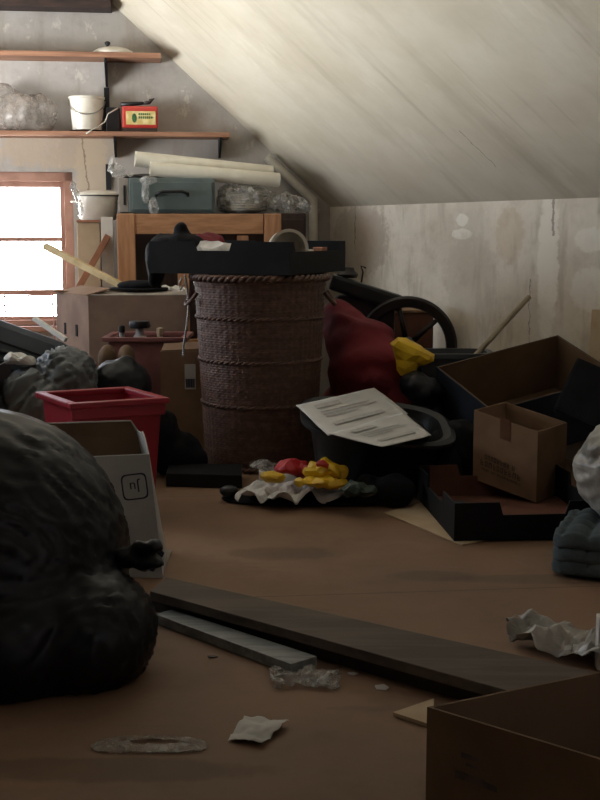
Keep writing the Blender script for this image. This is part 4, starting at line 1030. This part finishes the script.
# black bag under the tub front
o = obj('black_sack', lump([(V((P(394, 480, 4.0).x, 4.06, .06)), (.07, .06, .06)), (V((P(375, 480, 4.0).x, 4.08, .055)), (.08, .05, .055))], .01, 6, 0, .016, (9, 9, 6), .003, seed=41), 'black_cloth', smooth=True)
meta(o, 'black cloth bundle on the floor below the front of the tub', 'bundle')

# ------------------------------------------------------------------ carrier bag heap on black mat
q0 = G(303, 502, 0)
f_ = rrect(1, .34, 2.6)
o = obj('black_mat', lathe(BM(), [(.05, .001), (.28, .001), (.29, .008), (.27, .016), (.05, .016)], 72, T(q0.x, q0.y + .02, .001) @ RZ(-3), f_), 'black_cloth', smooth=True, auto=50)
meta(o, 'flat black oval mat under the crumpled carrier bag', 'mat')
o = obj('black_pad', lump([(G(229, 502, 0) + Z * .04, (.035, .03, .022))], .006, 6, .018, .002, (9, 9, 9), .001), 'black_plastic', smooth=True)
meta(o, 'small round black pad at the left end of the black mat', 'pad')
zq3 = .018
o = obj('carrier_bag', sheet(BM(), [G(238, 506, zq3), G(350, 504, zq3), G(360, 486, zq3), G(268, 478, zq3)], 46, .06, 7, .0015, 51, .22), 'white_cloth')
meta(o, 'white crumpled carrier bag spread on the black mat', 'bag')
def heap(name, c, m, label, seed, sz=(.05, .05, .03), cat='bag'):
    o = obj(name, lump([(c, sz), (c + V((sz[0] * .7, 0, -sz[2] * .3)), (sz[0] * .7, sz[1], sz[2] * .7))], .006, 4, None, .016, (17, 17, 17), .004, seed=seed, facet=.12), m); meta(o, label, cat)
zf = .06
heap('yellow_wrapper', P(271, 476, 4.08), 'yellow_bag', 'yellow wrapper fold at the left of the carrier bag', 61, (.035, .04, .013), 'wrapper')
heap('yellow_wrapper', P(318, 482, 4.02), 'yellow_bag', 'long yellow wrapper across the middle of the carrier bag', 62, (.08, .04, .013), 'wrapper')
heap('yellow_bag', P(322, 470, 4.08), 'yellow_bag', 'yellow and red crumpled bag topmost on the heap by the tub', 74, (.062, .045, .036))
heap('red_wrapper', P(320, 464, 4.03), 'red_bag', 'tiny red crumpled piece on the topmost yellow bag', 66, (.02, .012, .012), 'wrapper')
heap('red_cloth', P(291, 468, 4.15), 'red_bag', 'red crumpled plastic at the foot of the basket', 64, (.06, .05, .026), 'wrapper')
heap('green_wrapper', P(354, 489, 3.93), 'green_bag', 'dark green wrapper at the right end of the carrier bag', 65, (.05, .04, .02), 'wrapper')
heap('clear_wrapper', P(262, 466, 4.3), 'clear_plastic', 'clear crumpled film against the foot of the basket', 67, (.05, .03, .02), 'wrapper')

# ------------------------------------------------------------------ foreground boards
def bar(name, pts, z0, h, m, label, cat, bev=.002, group=None):   # four top-outline pixels at height z0+h
    q = [G(px, py, z0 + h) for px, py in pts]; bm = BM(); panel(bm, [p - Z * h for p in q], Z, h); o = obj(name, bm, m, bevel=bev); meta(o, label, cat, group); return o
top = [(150, 591), (502, 689), (590, 671), (166, 574)]
bar('long_board', [(150, 591), (560, 705), (640, 682), (166, 577)], .038, .024, 'board_wood', 'wide dusty brown board on top of the stack across the floor', 'board')
bar('long_board', [(146, 596), (556, 711), (634, 686), (164, 582)], .002, .034, 'board_edge', 'dark thick board lying under the wide dusty board', 'board')
bar('pale_bar', [(155, 614), (291, 664), (317, 656), (172, 609)], .002, .024, 'metal_board', 'pale grey flat bar on the floor in front of the boards', 'bar')
# debris
o = obj('crumpled_film', sheet(BM(), [G(272, 688, .003), G(338, 690, .003), G(342, 672, .003), G(268, 672, .003)], 40, .016, 26, .001, 71, .15), 'clear_plastic', smooth=True)
meta(o, 'clear crumpled film on the floor at the end of the pale bar', 'film')
o = obj('paper_scrap', sheet(BM(), [G(228, 741, .002), G(262, 747, .002), G(289, 724, .002), G(244, 718, .002)], 24, .010, 14, .001, 72, .06), 'paper', smooth=True)
meta(o, 'small creased white paper scrap alone on the floor', 'paper')
# oval clear plastic ring (carrier bag handle cut-out)
bm = BM(); oc = G(150, 745, .002); n = 60; oa = []; ia = []
for k in range(n):
    a = 2 * math.pi * k / n; f = rrect(1, 1, 3)(a)
    x, y = f * math.cos(a), f * math.sin(a)
    h = .003 + .003 * noise.noise(V((x * 3, y * 3, 4)))
    oa.append((V((oc.x + .105 * x * (1 - .12 * y), oc.y + .036 * y, h)))); ia.append(V((oc.x + .008 + .048 * math.cos(a), oc.y + .006 + .013 * math.sin(a), h + .002)))
for th in (0,):
    A = [bm.verts.new(p) for p in oa]; B = [bm.verts.new(p) for p in ia]; A2 = [bm.verts.new(p + Z * .002) for p in oa]; B2_ = [bm.verts.new(p + Z * .002) for p in ia]
    for k in range(n):
        m_ = (k + 1) % n
        bm.faces.new((A2[k], A2[m_], B2_[m_], B2_[k])); bm.faces.new((A[m_], A[k], B[k], B[m_])); bm.faces.new((A[k], A[m_], A2[m_], A2[k])); bm.faces.new((B[m_], B[k], B2_[k], B2_[m_]))
o = obj('plastic_ring', bm, mat('frosted_plastic', (170, 160, 148), (140, 130, 120), 20, .35, alpha=.45), smooth=True, auto=60); meta(o, 'flat frosted plastic oval with a slot lying on the near floor', 'plastic piece')
bm = BM(); panel(bm, [G(393, 716, .002), G(432, 729, .002), G(434, 702, .002)], Z, .008); o = obj('cardboard_scrap', bm, 'card_pale'); meta(o, 'pale triangular cardboard scrap beside the near open carton', 'cardboard')
for (px, py, s_, lab) in ((382, 688, .02, 'small white paper flake on the floor under the board stack'), (352, 674, .012, 'tiny white flake nearer the pale bar'), (212, 657, .012, 'tiny dark flake on the floor below the pale bar')):
    c = G(px, py, .001); bm = BM(); panel(bm, [c + V((s_ * math.cos(a) * random.uniform(.7, 1.1), s_ * math.sin(a) * random.uniform(.6, 1), 0)) for a in [R(72 * k) for k in range(5)]], Z, .002)
    o = obj('paper_flake', bm, 'paper' if 'white' in lab else 'dark_wood'); meta(o, lab, 'flake')
# crumpled plastic at right
o = obj('crumpled_plastic', sheet(BM(), [G(508, 648, .006), G(612, 674, .006), G(650, 640, .006), G(512, 630, .006)], 34, .05, 9, .0012, 81, .2), 'white_bag')
meta(o, 'crumpled pale plastic sheet on the floor beyond the boards, right side', 'plastic sheet')
# near open carton bottom right
zc_ = .26
A = G(427, 707, zc_); e1 = (G(602, 671, zc_) - A); e2 = (G(602, 760, zc_) - A)
e1 = e1.normalized() * .5; e2 = e2.normalized() * .42
t = thing('carton', 'open brown carton cut off by the bottom right corner', 'carton')
d_ = V((0, 0, -(zc_ - .002))); ua, ub = e1.normalized() * .005, e2.normalized() * .005
obj('body', open_box(BM(), A, e1, e2, d_, .005), 'card_dark', t)
nf = V((e2.y, -e2.x, 0)).normalized(); nf = nf if nf.y < 0 else -nf
Mk = basis(A + e2 * .18 - Z * .075 + nf * .001, e2.normalized(), Z, nf)
bm = BM()
for (x, y, w, h) in ((0, .02, .03, .008), (.004, .008, .022, .005), (0, -.012, .05, .012), (.03, -.014, .03, .01)): box(bm, (w, h, .0006), Mk @ T(x, y, .0003))
obj('print', bm, 'ink_faded', t)
pz = G(599, 668, .05)
o = obj('white_strip', box(BM(), (.03, .03, .12), T(G(617, 690, 0).x, G(607, 690, 0).y + .12, .062)), 'white_board', bevel=.003); meta(o, 'white upright edge strip behind the near carton at the right edge', 'strip')

finish()

# ------------------------------------------------------------------ light
w = bpy.data.worlds.new('sky'); SC.world = w; w.use_nodes = True
nt = w.node_tree; bg = nt.nodes['Background']            # pale overcast sky; lower half made brighter to throw light up on the ceiling
tc_ = nt.nodes.new('ShaderNodeTexCoord'); sx_ = nt.nodes.new('ShaderNodeSeparateXYZ'); nt.links.new(tc_.outputs['Generated'], sx_.inputs[0])
mr = nt.nodes.new('ShaderNodeMapRange'); nt.links.new(sx_.outputs[2], mr.inputs[0]); mr.inputs[1].default_value = -.08; mr.inputs[2].default_value = .05
mc = nt.nodes.new('ShaderNodeMix'); mc.data_type = 'RGBA'; nt.links.new(mr.outputs[0], mc.inputs[0])
mc.inputs[6].default_value = (37, 38, 37.8, 1); mc.inputs[7].default_value = (6.5, 7.2, 8.1, 1)
nt.links.new(mc.outputs[2], bg.inputs[0]); bg.inputs[1].default_value = 1.0
def portal(loc, rot, sx, sy):
    l = bpy.data.lights.new('portal', 'AREA'); l.shape = 'RECTANGLE'; l.size = sx; l.size_y = sy; l.cycles.is_portal = True
    o = bpy.data.objects.new('portal', l); COL.objects.link(o); o.location = loc; o.rotation_euler = rot
pw = wp((WL + WR) / 2, (WT + WB) / 2, -.24)
portal(pw, Matrix.Rotation(GA, 4, 'Z').to_euler() if False else (R(90) * -1, 0, GA), WR - WL, WT - WB)
for (a, b, z0, z1) in LW: portal((XL - .19, (a + b) / 2, (z0 + z1) / 2), (0, R(-90), 0), z1 - z0, b - a)

cam = bpy.data.cameras.new('camera'); co = bpy.data.objects.new('camera', cam); COL.objects.link(co)
cam.sensor_fit = 'VERTICAL'; cam.sensor_height = 24; cam.lens = 24 * FPX / 800; cam.clip_start = .05
co.location = CAM; co.rotation_euler = (R(90) - PITCH, 0, 0); SC.camera = co
vs = SC.view_settings; vs.view_transform = 'Standard'; vs.look = 'None'; vs.gamma = 1; vs.use_curve_mapping = False; vs.exposure = 0
